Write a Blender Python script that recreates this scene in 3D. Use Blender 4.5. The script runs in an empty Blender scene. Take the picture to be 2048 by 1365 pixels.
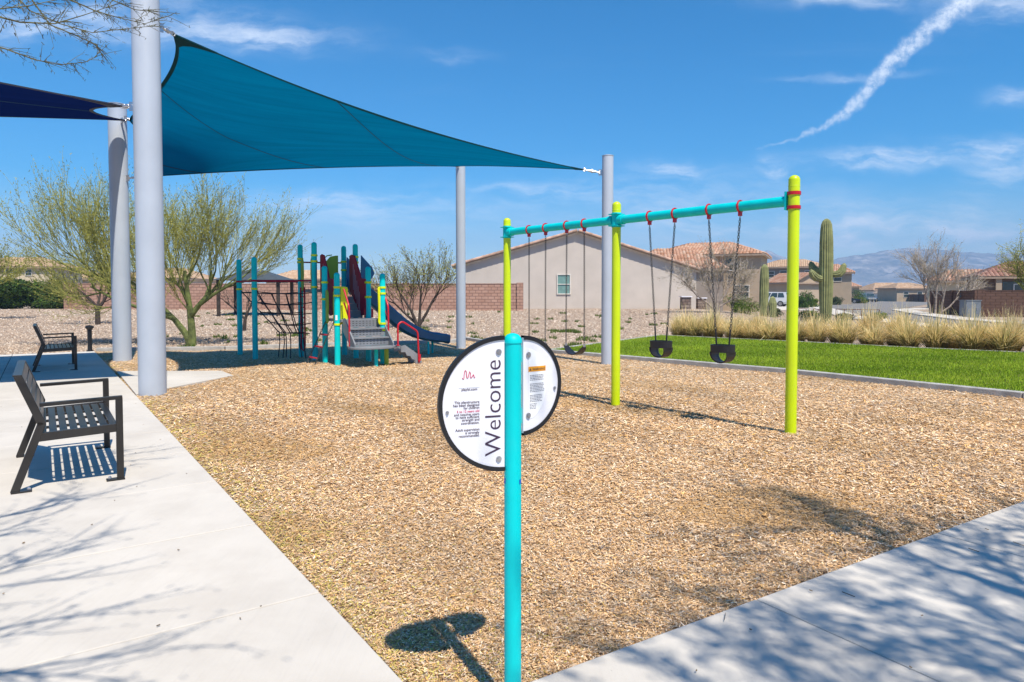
import bpy, bmesh, math, random
import numpy as np
from mathutils import Vector, Matrix
R = math.radians
rnd = random.Random(7)
# ---------------------------------------------------------------- camera, sky, sun, exposure
scene = bpy.context.scene
C = scene.collection
F = 1365.0                      # focal length in photo pixels (2048 wide)
PITCH = R(2.1); CAMH = 1.5; CY = 590 + F*math.tan(PITCH)
cam_d = bpy.data.cameras.new('camera'); cam = bpy.data.objects.new('camera', cam_d); C.objects.link(cam)
cam.location = (0, 0, CAMH); cam.rotation_euler = (math.pi/2 - PITCH, 0, 0)
cam_d.sensor_width = 36; cam_d.lens = 36*F/2048; cam_d.shift_y = -(682.5-CY)/2048
cam_d.clip_start = 0.05; cam_d.clip_end = 20000
scene.camera = cam
scene.render.resolution_x = 1024; scene.render.resolution_y = 682
SUN_EL = R(60); SUN_AZ = math.atan2(.454, -.891)      # azimuth clockwise from +Y
sun_dir = Vector((math.sin(SUN_AZ)*math.cos(SUN_EL), math.cos(SUN_AZ)*math.cos(SUN_EL), math.sin(SUN_EL)))
sd = bpy.data.lights.new('sun', 'SUN'); sun = bpy.data.objects.new('sun', sd); C.objects.link(sun)
sd.energy = 5.0; sd.angle = R(0.6); sd.color = (1, .93, .82)
sun.location = (10, -20, 35); sun.rotation_euler = sun_dir.to_track_quat('Z', 'Y').to_euler()
scene.view_settings.view_transform = 'Standard'; scene.view_settings.look = 'None'
scene.view_settings.gamma = 1; scene.view_settings.exposure = 0.42
scene.view_settings.use_curve_mapping = False

class NT:                       # small node-tree helper
    def __init__(s, t): s.t = t; t.nodes.clear()
    def n(s, typ, **kw):
        nd = s.t.nodes.new(typ)
        for k, v in kw.items():
            if k.startswith('i_'):
                key = k[2:]; key = int(key) if key.isdigit() else key.replace('_', ' ')
                s.set(nd.inputs[key], v)
            else: setattr(nd, k, v)
        return nd
    def set(s, sock, v):
        if isinstance(v, bpy.types.NodeSocket): s.t.links.new(v, sock)
        else: sock.default_value = v
    def m(s, op, a, b=0.0, c=None, clamp=False):
        nd = s.t.nodes.new('ShaderNodeMath'); nd.operation = op; nd.use_clamp = clamp
        s.set(nd.inputs[0], a); s.set(nd.inputs[1], b)
        if c is not None: s.set(nd.inputs[2], c)
        return nd.outputs[0]
    def mix(s, f, a, b, mode='MIX'):
        nd = s.t.nodes.new('ShaderNodeMix'); nd.data_type = 'RGBA'; nd.blend_type = mode
        s.set(nd.inputs[0], f); s.set(nd.inputs[6], a); s.set(nd.inputs[7], b)
        return nd.outputs[2]
    def ramp(s, f, *stops):
        nd = s.t.nodes.new('ShaderNodeValToRGB'); s.set(nd.inputs[0], f)
        e = nd.color_ramp.elements
        while len(e) < len(stops): e.new(.5)
        for el, (p, c) in zip(e, stops):
            el.position = p; el.color = c if len(c) == 4 else (*c, 1)
        return nd.outputs[0]
    def sm(s, x, lo, hi):
        nd = s.t.nodes.new('ShaderNodeMapRange'); nd.interpolation_type = 'SMOOTHSTEP'
        s.set(nd.inputs[0], x); nd.inputs[1].default_value = lo; nd.inputs[2].default_value = hi
        return nd.outputs[0]
    def noise(s, vec, scale, det=4, rough=.55, dist=0.0):
        nd = s.n('ShaderNodeTexNoise'); s.set(nd.inputs['Vector'], vec)
        nd.inputs['Scale'].default_value = scale; nd.inputs['Detail'].default_value = det
        nd.inputs['Roughness'].default_value = rough; nd.inputs['Distortion'].default_value = dist
        return nd.outputs[0]

def build_world():
    w = bpy.data.worlds.new('World'); scene.world = w; w.use_nodes = True
    T = NT(w.node_tree)
    sky = T.n('ShaderNodeTexSky', sky_type='NISHITA', sun_disc=False, sun_elevation=SUN_EL, sun_rotation=SUN_AZ,
              altitude=800, air_density=1.0, dust_density=1.0, ozone_density=2.2)
    hs = T.n('ShaderNodeHueSaturation', i_Hue=.497, i_Saturation=1.85, i_Value=1.1, i_Color=sky.outputs[0])
    tc = T.n('ShaderNodeTexCoord'); sp = T.n('ShaderNodeSeparateXYZ', i_0=tc.outputs['Generated'])
    x, y, z = sp.outputs
    # high cirrus sheet: project the direction on a plane overhead
    zz = T.m('ADD', T.m('MAXIMUM', z, 0.0), .07)
    u = T.m('DIVIDE', x, zz); v = T.m('DIVIDE', y, zz)
    cv = T.n('ShaderNodeCombineXYZ', i_0=T.m('MULTIPLY', u, .55), i_1=T.m('MULTIPLY', v, 1.5)).outputs[0]
    n1 = T.noise(cv, .8, 7, .62, .6); n2 = T.noise(cv, .22, 3, .5)
    cir = T.m('MULTIPLY', T.sm(n1, .54, .82), T.sm(n2, .45, .68))
    # named wisps and the aircraft trail, laid out on the sky by bearing (p) and slope (q)
    front = T.sm(y, .05, .15); ys = T.m('MAXIMUM', y, .05)
    p = T.m('DIVIDE', x, ys); q = T.m('DIVIDE', z, ys)
    pv = T.n('ShaderNodeCombineXYZ', i_0=p, i_1=q).outputs[0]
    wn = T.n('ShaderNodeTexNoise'); T.set(wn.inputs['Vector'], pv); wn.inputs['Scale'].default_value = 16; wn.inputs['Detail'].default_value = 6
    ws = T.n('ShaderNodeSeparateXYZ', i_0=wn.outputs['Color'])
    dx = T.m('SUBTRACT', ws.outputs[0], .5); dy = T.m('SUBTRACT', ws.outputs[1], .5)
    pw = T.m('ADD', p, T.m('MULTIPLY', dx, .05)); qw = T.m('ADD', q, T.m('MULTIPLY', dy, .035))
    sv = T.n('ShaderNodeCombineXYZ', i_0=T.m('MULTIPLY', pw, 7.0), i_1=T.m('MULTIPLY', qw, 30.0)).outputs[0]
    streak = T.sm(T.noise(sv, 1.0, 7, .65), .36, .74)
    acc = None
    for (cx, cy, rx, ry, rot, st) in [(545, 90, 150, 22, 0, .36), (400, 52, 170, 36, -4, .30), (120, 62, 190, 34, 0, .42), (1830, 312, 230, 20, 5, .6),
            (1335, 340, 60, 18, -8, .5), (1100, 378, 130, 14, 2, .3), (1690, 2, 180, 16, 0, .4), (2000, 22, 130, 34, 8, .32),
            (1545, 340, 32, 18, -25, .45), (2010, 330, 90, 34, 25, .4), (660, 395, 190, 18, 2, .32), (2020, 200, 50, 14, 5, .4), (1700, 155, 110, 7, 2, .3),
            (1750, 470, 460, 46, 0, .75), (1360, 400, 300, 40, 0, .25), (900, 120, 60, 12, 0, .2), (700, 430, 320, 40, 0, .3)]:
        ca, sa = math.cos(R(rot)), math.sin(R(rot)); P, Q = (cx-1024)/F, (590-cy)/F
        a = T.m('SUBTRACT', pw, P); b = T.m('SUBTRACT', qw, Q)
        e1 = T.m('MULTIPLY', T.m('ADD', T.m('MULTIPLY', a, ca), T.m('MULTIPLY', b, sa)), F/rx)
        e2 = T.m('MULTIPLY', T.m('SUBTRACT', T.m('MULTIPLY', b, ca), T.m('MULTIPLY', a, sa)), F/ry)
        r2 = T.m('ADD', T.m('MULTIPLY', e1, e1), T.m('MULTIPLY', e2, e2))
        g = T.m('MULTIPLY', T.m('POWER', 2.718, T.m('MULTIPLY', r2, -1.0)), st)
        acc = g if acc is None else T.m('ADD', acc, g)
    wisps = T.m('MULTIPLY', acc, T.m('ADD', T.m('MULTIPLY', streak, 1.5), .12))
    tn = T.n('ShaderNodeTexNoise'); T.set(tn.inputs['Vector'], pv); tn.inputs['Scale'].default_value = 48; tn.inputs['Detail'].default_value = 5
    ts = T.n('ShaderNodeSeparateXYZ', i_0=tn.outputs['Color'])
    pt = T.m('ADD', p, T.m('MULTIPLY', T.m('SUBTRACT', ts.outputs[0], .5), .022)); qt = T.m('ADD', q, T.m('MULTIPLY', T.m('SUBTRACT', ts.outputs[1], .5), .022))
    pts = [(2150, -110, 27, .6), (1930, 0, 23, .66), (1800, 105, 17, .66), (1755, 152, 15, .66), (1692, 226, 12, .6), (1640, 258, 8, .42), (1590, 280, 5, .3), (1510, 300, 3, .1)]
    trail = None
    for (ax, ay, aw, as_), (bx, by, bw, bs) in zip(pts, pts[1:]):
        A = ((ax-1024)/F, (590-ay)/F); B = ((bx-1024)/F, (590-by)/F); D = (B[0]-A[0], B[1]-A[1]); L2 = D[0]**2+D[1]**2
        ra = T.m('SUBTRACT', pt, A[0]); rb = T.m('SUBTRACT', qt, A[1])
        h = T.m('DIVIDE', T.m('ADD', T.m('MULTIPLY', ra, D[0]), T.m('MULTIPLY', rb, D[1])), L2, clamp=True)
        ex = T.m('SUBTRACT', ra, T.m('MULTIPLY', h, D[0])); ey = T.m('SUBTRACT', rb, T.m('MULTIPLY', h, D[1]))
        dist = T.m('SQRT', T.m('ADD', T.m('MULTIPLY', ex, ex), T.m('MULTIPLY', ey, ey)))
        wd = T.m('ADD', aw/F, T.m('MULTIPLY', h, (bw-aw)/F)); st = T.m('ADD', as_, T.m('MULTIPLY', h, bs-as_))
        k = T.m('DIVIDE', dist, wd); f = T.m('MULTIPLY', T.m('SUBTRACT', 1.0, T.sm(k, .15, 1.35)), st)
        trail = f if trail is None else T.m('MAXIMUM', trail, f)
    trail = T.m('MULTIPLY', trail, T.m('ADD', .25, T.m('MULTIPLY', T.sm(T.noise(pv, 60, 6, .75), .32, .66), .8)))
    cl = T.m('ADD', T.m('MULTIPLY', T.m('ADD', wisps, trail), front), T.m('MULTIPLY', cir, .32), clamp=True)
    col = T.mix(cl, hs.outputs[0], (8.0, 8.4, 9.0, 1))
    bg = T.n('ShaderNodeBackground', i_Color=col, i_Strength=.12)
    T.t.links.new(bg.outputs[0], T.n('ShaderNodeOutputWorld').inputs[0])
build_world()

# ---------------------------------------------------------------- helpers
def ray(px, py):
    xc, yc = (px-1024)/F, (CY-py)/F; c, s = math.cos(PITCH), math.sin(PITCH)
    return Vector((xc, c + yc*s, -s + yc*c))
def at(px, py, Y):              # a point of the place seen at that pixel, Y metres ahead
    d = ray(px, py); d = d*(Y/d.y); return Vector((d.x, d.y, d.z+CAMH))
def gnd(px, py, z=0.0):
    d = ray(px, py); t = (z-CAMH)/d.z; return Vector((d.x*t, d.y*t, z))

def mat(name, col, rough=.55, metal=0.0, var=.08, vscale=3.0, bump=0.0, bscale=60.0, spec=.5, extra=None, dirt=0.0, coat=0.0):
    m = bpy.data.materials.new(name); m.use_nodes = True; T = NT(m.node_tree)
    g = T.n('ShaderNodeNewGeometry'); pos = g.outputs['Position']
    n = T.noise(pos, vscale, 5, .6)
    c = (*col, 1)
    lo = tuple(max(0, k*(1-var*1.6)) for k in col); hi = tuple(min(1, k*(1+var*1.6)) for k in col)
    color = T.ramp(n, (.3, lo), (.7, hi))
    if dirt:
        color = T.mix(T.m('MULTIPLY', T.sm(T.noise(pos, vscale*4, 6, .7), .52, .75), dirt), color, (.16, .12, .09, 1))
    b = T.n('ShaderNodeBsdfPrincipled', i_Base_Color=color, i_Roughness=rough, i_Metallic=metal)
    b.inputs['Specular IOR Level'].default_value = spec
    if coat: b.inputs['Coat Weight'].default_value = coat; b.inputs['Coat Roughness'].default_value = .15
    if bump:
        bn = T.n('ShaderNodeBump', i_Strength=bump, i_Distance=.02, i_Height=T.noise(pos, bscale, 4, .6)); T.t.links.new(bn.outputs[0], b.inputs['Normal'])
    T.t.links.new(b.outputs[0], T.n('ShaderNodeOutputMaterial').inputs[0])
    if extra: extra(T, b, pos, color)
    return m

def attr_mat(name, rough=.85, trans=0.0, spec=.2):       # colour from the mesh's own "tone" attribute (leaf by leaf, chip by chip)
    m = bpy.data.materials.new(name); m.use_nodes = True; T = NT(m.node_tree)
    a = T.n('ShaderNodeAttribute', attribute_name='tone')
    b = T.n('ShaderNodeBsdfPrincipled', i_Base_Color=a.outputs[0], i_Roughness=rough); b.inputs['Specular IOR Level'].default_value = spec
    o = T.n('ShaderNodeOutputMaterial')
    if trans:
        t = T.n('ShaderNodeBsdfTranslucent', i_Color=a.outputs[0]); x = T.n('ShaderNodeMixShader', i_0=trans, i_1=b.outputs[0], i_2=t.outputs[0])
        T.t.links.new(x.outputs[0], o.inputs[0])
    else: T.t.links.new(b.outputs[0], o.inputs[0])
    return m

ORG = {}
def tag(o, label=None, cat=None, group=None, kind=None):
    if label: o['label'] = label
    if cat: o['category'] = cat
    if group: o['group'] = group
    if kind: o['kind'] = kind
    return o
def empty(name, loc, label, cat, group=None, rz=0):
    o = bpy.data.objects.new(name, None); C.objects.link(o); o.location = loc; o.rotation_euler.z = rz
    o.empty_display_size = .2; ORG[o] = Vector(loc); return tag(o, label, cat, group)

class MB:
    def __init__(s): s.v = []; s.f = []
    def add(s, vs, fs):
        o = len(s.v); s.v += [tuple(p) for p in vs]; s.f += [tuple(i+o for i in f) for f in fs]; return s
    def box(s, c, size, rot=None):
        hx, hy, hz = size[0]/2, size[1]/2, size[2]/2; c = Vector(c)
        vs = [Vector((x, y, z)) for x in (-hx, hx) for y in (-hy, hy) for z in (-hz, hz)]
        if rot is not None: vs = [rot @ p for p in vs]
        return s.add([p+c for p in vs], [(0,1,3,2), (4,6,7,5), (0,4,5,1), (2,3,7,6), (0,2,6,4), (1,5,7,3)])
    def bar(s, a, b, w, h, up=(0, 0, 1)):       # rectangular bar from a to b
        a, b = Vector(a), Vector(b); d = (b-a); L = d.length; d.normalize(); up = Vector(up)
        if abs(d.dot(up)) > .98: up = Vector((0, 1, 0))
        r = d.cross(up).normalized(); u = r.cross(d)
        return s.box((a+b)/2, (w, L, h), Matrix((r, d, u)).transposed())
    def tube(s, pts, rad, n=8, cap=True):
        pts = [Vector(p) for p in pts]; k = len(pts); rads = rad if isinstance(rad, (list, tuple)) else [rad]*k
        o = len(s.v); prev = None
        for i, p in enumerate(pts):
            d = (pts[min(i+1, k-1)]-pts[max(i-1, 0)])
            d = d.normalized() if d.length > 1e-9 else Vector((0, 0, 1))
            if prev is None:
                ref = Vector((0, 0, 1)) if abs(d.z) < .9 else Vector((1, 0, 0)); a = d.cross(ref).normalized()
            else:
                a = prev - d*prev.dot(d); a = a.normalized() if a.length > 1e-6 else d.orthogonal().normalized()
            prev = a; b = d.cross(a)
            for j in range(n):
                t = 2*math.pi*j/n; q = p + (a*math.cos(t)+b*math.sin(t))*rads[i]; s.v.append((q.x, q.y, q.z))
        for i in range(k-1):
            for j in range(n):
                j2 = (j+1) % n; s.f.append((o+i*n+j, o+i*n+j2, o+(i+1)*n+j2, o+(i+1)*n+j))
        if cap: s.f.append(tuple(o+j for j in reversed(range(n)))); s.f.append(tuple(o+(k-1)*n+j for j in range(n)))
        return s
    def lathe(s, prof, base, n=16):             # prof: (r, z) list, about the vertical through base
        bx, by, bz = base; o = len(s.v)
        for r, z in prof:
            for j in range(n):
                t = 2*math.pi*j/n; s.v.append((bx+r*math.cos(t), by+r*math.sin(t), bz+z))
        for i in range(len(prof)-1):
            for j in range(n):
                j2 = (j+1) % n; s.f.append((o+i*n+j, o+i*n+j2, o+(i+1)*n+j2, o+(i+1)*n+j))
        s.f.append(tuple(o+j for j in reversed(range(n)))); s.f.append(tuple(o+(len(prof)-1)*n+j for j in range(n)))
        return s
    def prism(s, poly, o, ex, ey, ez, t):       # 2-D outline in plane (ex, ey) at o, thickness t along ez (centred)
        o, ex, ey, ez = map(Vector, (o, ex, ey, ez)); n = len(poly)
        vs = [o+ex*x+ey*y+ez*(t/2) for x, y in poly]+[o+ex*x+ey*y-ez*(t/2) for x, y in poly]
        return s.add(vs, [tuple(range(n)), tuple(reversed(range(n, 2*n)))]+[(i, i+n, (i+1) % n+n, (i+1) % n) for i in range(n)])
    def quad(s, a, b, c, d): return s.add([a, b, c, d], [(0, 1, 2, 3)])
    def build(s, name, m, parent=None, smooth=False, loc=None, local=False, bevel=0):
        me = bpy.data.meshes.new(name)
        org = Vector((0, 0, 0)) if local else (ORG[parent] if parent is not None else Vector(loc or (0, 0, 0)))
        me.from_pydata([(x-org.x, y-org.y, z-org.z) for x, y, z in s.v], [], s.f)
        bm = bmesh.new(); bm.from_mesh(me); bmesh.ops.recalc_face_normals(bm, faces=bm.faces); bm.to_mesh(me); bm.free()
        if smooth:
            me.shade_smooth()
            me.set_sharp_from_angle(angle=R(38))
        if m: me.materials.append(m)
        o = bpy.data.objects.new(name, me); C.objects.link(o)
        if parent is not None: o.parent = parent; ORG[o] = org
        else:
            o.location = loc or (0, 0, 0); ORG[o] = org
        if bevel:
            bv = o.modifiers.new('bevel', 'BEVEL'); bv.width = bevel; bv.segments = 2; bv.limit_method = 'ANGLE'; bv.angle_limit = R(40)
        return o
def np_mesh(name, V, Fq, m, tone=None, parent=None, loc=(0, 0, 0)):   # big meshes: V (n,3), Fq (k,3 or 4), tone per face
    V = np.asarray(V, np.float32) - np.array(loc, np.float32); Fq = np.asarray(Fq, np.int32); k = Fq.shape[1]
    me = bpy.data.meshes.new(name); me.vertices.add(len(V)); me.vertices.foreach_set('co', V.ravel())
    me.loops.add(Fq.size); me.loops.foreach_set('vertex_index', Fq.ravel())
    me.polygons.add(len(Fq)); me.polygons.foreach_set('loop_start', np.arange(0, Fq.size, k, dtype=np.int32))
    me.update(calc_edges=True)
    if tone is not None:
        at_ = me.attributes.new('tone', 'FLOAT_COLOR', 'FACE'); t = np.ones((len(Fq), 4), np.float32); t[:, :3] = tone; at_.data.foreach_set('color', t.ravel())
    me.materials.append(m); o = bpy.data.objects.new(name, me); C.objects.link(o)
    if parent is not None: o.parent = parent; ORG[o] = ORG[parent]
    else: o.location = loc; ORG[o] = Vector(loc)
    return o
def copy_tree(o, parent=None):
    c = o.copy(); C.objects.link(c); c.parent = parent
    for ch in list(o.children): copy_tree(ch, c)
    return c
def tree_set(o, loc, rz=0): o.location = loc; o.rotation_euler.z = rz; return o
def ss(a, b, x):
    t = min(1, max(0, (x-a)/(b-a))); return t*t*(3-2*t)
# ---------------------------------------------------------------- materials
TEAL = mat('teal_paint', (.0, .57, .58), .45, var=.07, vscale=3, spec=.2, dirt=.04)
LIME = mat('lime_paint', (.56, .72, .0), .34, var=.04, vscale=2, coat=.15, dirt=.12)
OLIVE = mat('green_plastic', (.24, .38, .02), .45, var=.06)
YELLOW = mat('yellow_plastic', (.72, .74, .0), .45, var=.04)
MAROON = mat('maroon_plastic', (.30, .006, .035), .5, var=.08, spec=.25)
RED = mat('red_paint', (.52, .008, .02), .35, var=.05)
BLUEP = mat('blue_plastic', (.004, .115, .25), .42, var=.1)
BLUEH = mat('blue_panel', (.01, .13, .28), .42, var=.06)
GREYP = mat('grey_coated_steel', (.21, .22, .235), .5, var=.1)
BLACKR = mat('black_rubber', (.012, .012, .016), .45, var=.15)
ROPE = mat('black_rope', (.01, .011, .02), .7)
STEEL = mat('galvanised_steel', (.5, .5, .52), .3, .9, var=.1)
CHAINM = mat('chain_steel', (.075, .073, .07), .4, .7, var=.25, vscale=20)
BRONZE = mat('bronze_metal', (.034, .031, .029), .3, .35, var=.15)
POST_GREY = mat('pale_grey_paint', (.43, .475, .54), .42, var=.04, vscale=1.5, dirt=.05)
WHITEP = mat('white_sign_face', (.78, .77, .82), .4, var=.02)
WHITE2 = mat('white_print', (.9, .9, .9), .5, var=.01)
BLACKP = mat('black_edge', (.01, .01, .012), .4)
INK = mat('dark_purple_print', (.045, .018, .05), .6)
INKR = mat('crimson_print', (.6, .01, .09), .6)
INKG = mat('grey_print', (.25, .24, .27), .6)
ORANGE = mat('orange_print', (.85, .36, .02), .6)
PURPLE = mat('purple_sign', (.14, .045, .22), .5)
BLUET = mat('blue_tape', (.0, .11, .5), .5)
def cloth(name, col, tr, hi):
    m = bpy.data.materials.new(name); m.use_nodes = True; T = NT(m.node_tree)
    g = T.n('ShaderNodeNewGeometry')
    tc = T.n('ShaderNodeMapping', i_Vector=g.outputs['Position'], i_Scale=(1, 1, 1)); tc.inputs['Rotation'].default_value = (0, 0, R(35)); tc.inputs['Scale'].default_value = (.25, 4, 1)
    n = T.noise(tc.outputs[0], 1.4, 5, .6)
    c = T.ramp(n, (.3, tuple(k*.82 for k in col)), (.7, tuple(k*1.15 for k in col)))
    c2 = T.ramp(n, (.3, tuple(k*.85 for k in hi)), (.7, tuple(k*1.12 for k in hi)))
    d = T.n('ShaderNodeBsdfDiffuse', i_Color=c); t = T.n('ShaderNodeBsdfTranslucent', i_Color=c2)
    x = T.n('ShaderNodeMixShader', i_0=tr, i_1=d.outputs[0], i_2=t.outputs[0]); T.t.links.new(x.outputs[0], T.n('ShaderNodeOutputMaterial').inputs[0])
    return m
SAIL_T = cloth('teal_shade_cloth', (.0, .135, .27), .42, (.0, .14, .28))
SAIL_N = cloth('navy_shade_cloth', (.004, .012, .07), .3, (.003, .01, .06))
BIND = mat('dark_green_webbing', (.004, .045, .055), .85, spec=.1)
SEAM = mat('seam_thread', (.0, .04, .08), .8)
def conc_extra(T, b, pos, color):
    st = T.n('ShaderNodeMapping', i_Vector=pos); st.inputs['Rotation'].default_value = (0, 0, R(34)); st.inputs['Scale'].default_value = (60, 2.2, 1)
    fine = T.noise(st.outputs[0], 1.0, 3, .6)                      # broom finish
    blot = T.noise(pos, 1.1, 6, .65); speck = T.sm(T.noise(pos, 42, 2, .5), .70, .78)
    c = T.mix(T.m('MULTIPLY', T.sm(blot, .42, .68), .34), color, (.40, .355, .30, 1))
    c = T.mix(T.m('MULTIPLY', T.sm(fine, .45, .75), .10), c, (.36, .34, .32, 1))
    c = T.mix(T.m('MULTIPLY', speck, .22), c, (.2, .16, .12, 1))
    T.t.links.new(c, b.inputs['Base Color'])
    bn = T.n('ShaderNodeBump', i_Strength=.25, i_Distance=.004, i_Height=T.m('ADD', fine, T.m('MULTIPLY', T.noise(pos, 90, 3, .6), .6))); T.t.links.new(bn.outputs[0], b.inputs['Normal'])
CONC = mat('broomed_concrete', (.575, .53, .465), .85, var=.05, vscale=.7, spec=.2, extra=conc_extra)
KERB = mat('kerb_concrete', (.40, .385, .36), .9, var=.15, vscale=5, bump=.3, bscale=50, spec=.15, dirt=.25)
FILLER = mat('joint_filler', (.60, .575, .53), .95, var=.2, vscale=18, bump=.5, bscale=60, dirt=.35)
DARKJ = mat('dark_joint', (.07, .065, .06), .9)
def mulch_extra(T, b, pos, color):
    mp = T.n('ShaderNodeMapping', i_Vector=pos); mp.inputs['Scale'].default_value = (1, 1, .2)
    v1 = T.n('ShaderNodeTexVoronoi', i_Scale=38.0); T.t.links.new(mp.outputs[0], v1.inputs['Vector'])
    wv = T.noise(pos, 60, 3, .7, 1.5)
    hue = T.n('ShaderNodeSeparateXYZ', i_0=v1.outputs['Color']).outputs[0]
    c = T.ramp(hue, (0, (.22, .13, .065)), (.25, (.42, .27, .14)), (.55, (.60, .42, .24)), (.8, (.70, .54, .36)), (1, (.76, .66, .53)))
    c = T.mix(T.m('MULTIPLY', T.sm(wv, .55, .8), .5), c, (.10, .06, .03, 1))
    patch = T.sm(T.noise(pos, .55, 4, .55), .48, .7); grey = T.sm(T.noise(pos, .8, 3, .5), .5, .72)
    c = T.mix(T.m('MULTIPLY', patch, .42), c, (.40, .22, .07, 1)); c = T.mix(T.m('MULTIPLY', grey, .22), c, (.55, .47, .40, 1))
    T.t.links.new(c, b.inputs['Base Color'])
    bn = T.n('ShaderNodeBump', i_Strength=.8, i_Distance=.025, i_Height=T.m('ADD', v1.outputs['Distance'], wv)); T.t.links.new(bn.outputs[0], b.inputs['Normal'])
MULCH = mat('wood_chip_mulch', (.45, .30, .16), .95, spec=.1, extra=mulch_extra)
def gravel_extra(T, b, pos, color):
    v = T.n('ShaderNodeTexVoronoi', i_Scale=13.0); T.t.links.new(pos, v.inputs['Vector'])
    h = T.n('ShaderNodeSeparateXYZ', i_0=v.outputs['Color']).outputs[0]
    c = T.ramp(h, (0, (.21, .145, .10)), (.35, (.40, .30, .215)), (.7, (.52, .41, .31)), (1, (.64, .55, .45)))
    c = T.mix(T.m('MULTIPLY', T.sm(v.outputs['Distance'], .35, .75), .6), c, (.12, .08, .06, 1))
    c = T.mix(T.m('MULTIPLY', T.sm(T.noise(pos, .25, 4, .6), .45, .7), .4), c, (.44, .33, .24, 1))
    T.t.links.new(c, b.inputs['Base Color'])
    bn = T.n('ShaderNodeBump', i_Strength=.9, i_Distance=.05, i_Height=T.m('SUBTRACT', 1.0, v.outputs['Distance'])); T.t.links.new(bn.outputs[0], b.inputs['Normal'])
GRAVEL = mat('desert_gravel', (.4, .3, .24), .95, spec=.1, extra=gravel_extra)
def lawn_extra(T, b, pos, color):
    n1 = T.noise(pos, .7, 4, .6); n2 = T.noise(pos, 25, 4, .7)
    c = T.ramp(n2, (.3, (.08, .14, .008)), (.7, (.19, .28, .02))); c = T.mix(T.sm(n1, .35, .7), c, (.20, .30, .015, 1)); T.t.links.new(c, b.inputs['Base Color'])
LAWN = mat('lawn_grass', (.07, .17, .01), .9, spec=.1, extra=lawn_extra)
def asph_extra(T, b, pos, color):
    c = T.mix(T.sm(T.noise(pos, 30, 3, .7), .4, .7), color, (.24, .225, .21, 1)); T.t.links.new(c, b.inputs['Base Color'])
ASPH = mat('weathered_asphalt', (.185, .175, .165), .9, spec=.15, var=.1, vscale=.4, extra=asph_extra)
def stucco(name, col): return mat(name, col, .92, var=.05, vscale=.8, bump=.35, bscale=22, spec=.1, dirt=.07)
ST_PINK = stucco('pale_taupe_stucco', (.57, .505, .44)); ST_TAN = stucco('tan_stucco', (.44, .345, .245)); ST_GREY = stucco('grey_stucco', (.29, .245, .205))
ST_CREAM = stucco('cream_stucco', (.58, .49, .34)); ST_WHITE = stucco('white_stucco', (.72, .70, .66)); ST_BROWN = stucco('brown_stucco', (.20, .135, .095))
def tilemat(name, cols):
    m = bpy.data.materials.new(name); m.use_nodes = True; T = NT(m.node_tree)
    a = T.n('ShaderNodeAttribute', attribute_name='tone'); g = T.n('ShaderNodeNewGeometry')
    h = T.n('ShaderNodeSeparateXYZ', i_0=a.outputs[0]).outputs[0]
    c = T.ramp(h, *[(i/(len(cols)-1), q) for i, q in enumerate(cols)])
    c = T.mix(T.m('MULTIPLY', T.sm(T.noise(g.outputs['Position'], 9, 4, .7), .5, .75), .3), c, (.25, .17, .12, 1))
    b = T.n('ShaderNodeBsdfPrincipled', i_Base_Color=c, i_Roughness=.9); b.inputs['Specular IOR Level'].default_value = .15
    T.t.links.new(b.outputs[0], T.n('ShaderNodeOutputMaterial').inputs[0]); return m
TILE_R = tilemat('terracotta_tile', [(.33, .17, .10), (.42, .22, .14), (.47, .29, .20), (.50, .36, .27)])
TILE_T = tilemat('sand_tile', [(.38, .25, .16), (.46, .31, .20), (.54, .40, .28)])
TILE_M = tilemat('dusky_red_tile', [(.24, .12, .09), (.33, .17, .125), (.42, .27, .21)])
FASCIA = mat('fascia_board', (.34, .25, .18), .8)
GLASS = mat('window_glass', (.035, .055, .055), .08, spec=.8, var=.2)
GLASSG = mat('green_window_glass', (.17, .30, .27), .12, spec=.7, var=.1)
WFRAME = mat('vinyl_frame', (.66, .62, .55), .6)
DARKOP = mat('painted_hole_shade', (.03, .025, .022), .9)
def block_extra(c1, c2, cm, sx):
    def f(T, b, pos, color):
        sp = T.n('ShaderNodeSeparateXYZ', i_0=pos); hx = T.m('ADD', sp.outputs[0], T.m('MULTIPLY', sp.outputs[1], .35))
        v = T.n('ShaderNodeCombineXYZ', i_0=hx, i_1=sp.outputs[2]).outputs[0]
        br = T.n('ShaderNodeTexBrick', i_Vector=v, i_Color1=(*c1, 1), i_Color2=(*c2, 1), i_Mortar=(*cm, 1), i_Scale=1.0, i_Mortar_Size=.018)
        br.inputs['Brick Width'].default_value = .4*sx; br.inputs['Row Height'].default_value = .2; br.inputs['Mortar Smooth'].default_value = .3
        n = T.noise(pos, 2.5, 5, .7); c = T.mix(T.m('MULTIPLY', T.sm(n, .45, .7), .35), br.outputs[0], tuple(k*.7 for k in c1)+(1,))
        T.t.links.new(c, b.inputs['Base Color'])
        bn = T.n('ShaderNodeBump', i_Strength=.9, i_Distance=.03, i_Height=T.m('SUBTRACT', 1.0, br.outputs['Fac'])); T.t.links.new(bn.outputs[0], b.inputs['Normal'])
    return f
BLOCK = mat('pink_block', (.36, .21, .155), .95, spec=.1, extra=block_extra((.42, .245, .18), (.50, .31, .235), (.25, .15, .115), 1))
BLOCKB = mat('brown_block', (.17, .10, .07), .95, spec=.1, extra=block_extra((.165, .095, .066), (.19, .11, .08), (.12, .07, .05), 1))
STONE = mat('stone_veneer', (.22, .17, .14), .95, spec=.1, extra=block_extra((.17, .12, .10), (.30, .24, .20), (.1, .08, .07), .8))
BARK_G = mat('green_bark', (.105, .125, .032), .85, var=.4, vscale=5, bump=.4, bscale=30)
BARK_D = mat('dark_bark', (.05, .036, .028), .9, var=.3, vscale=6, bump=.6, bscale=30)
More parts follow.
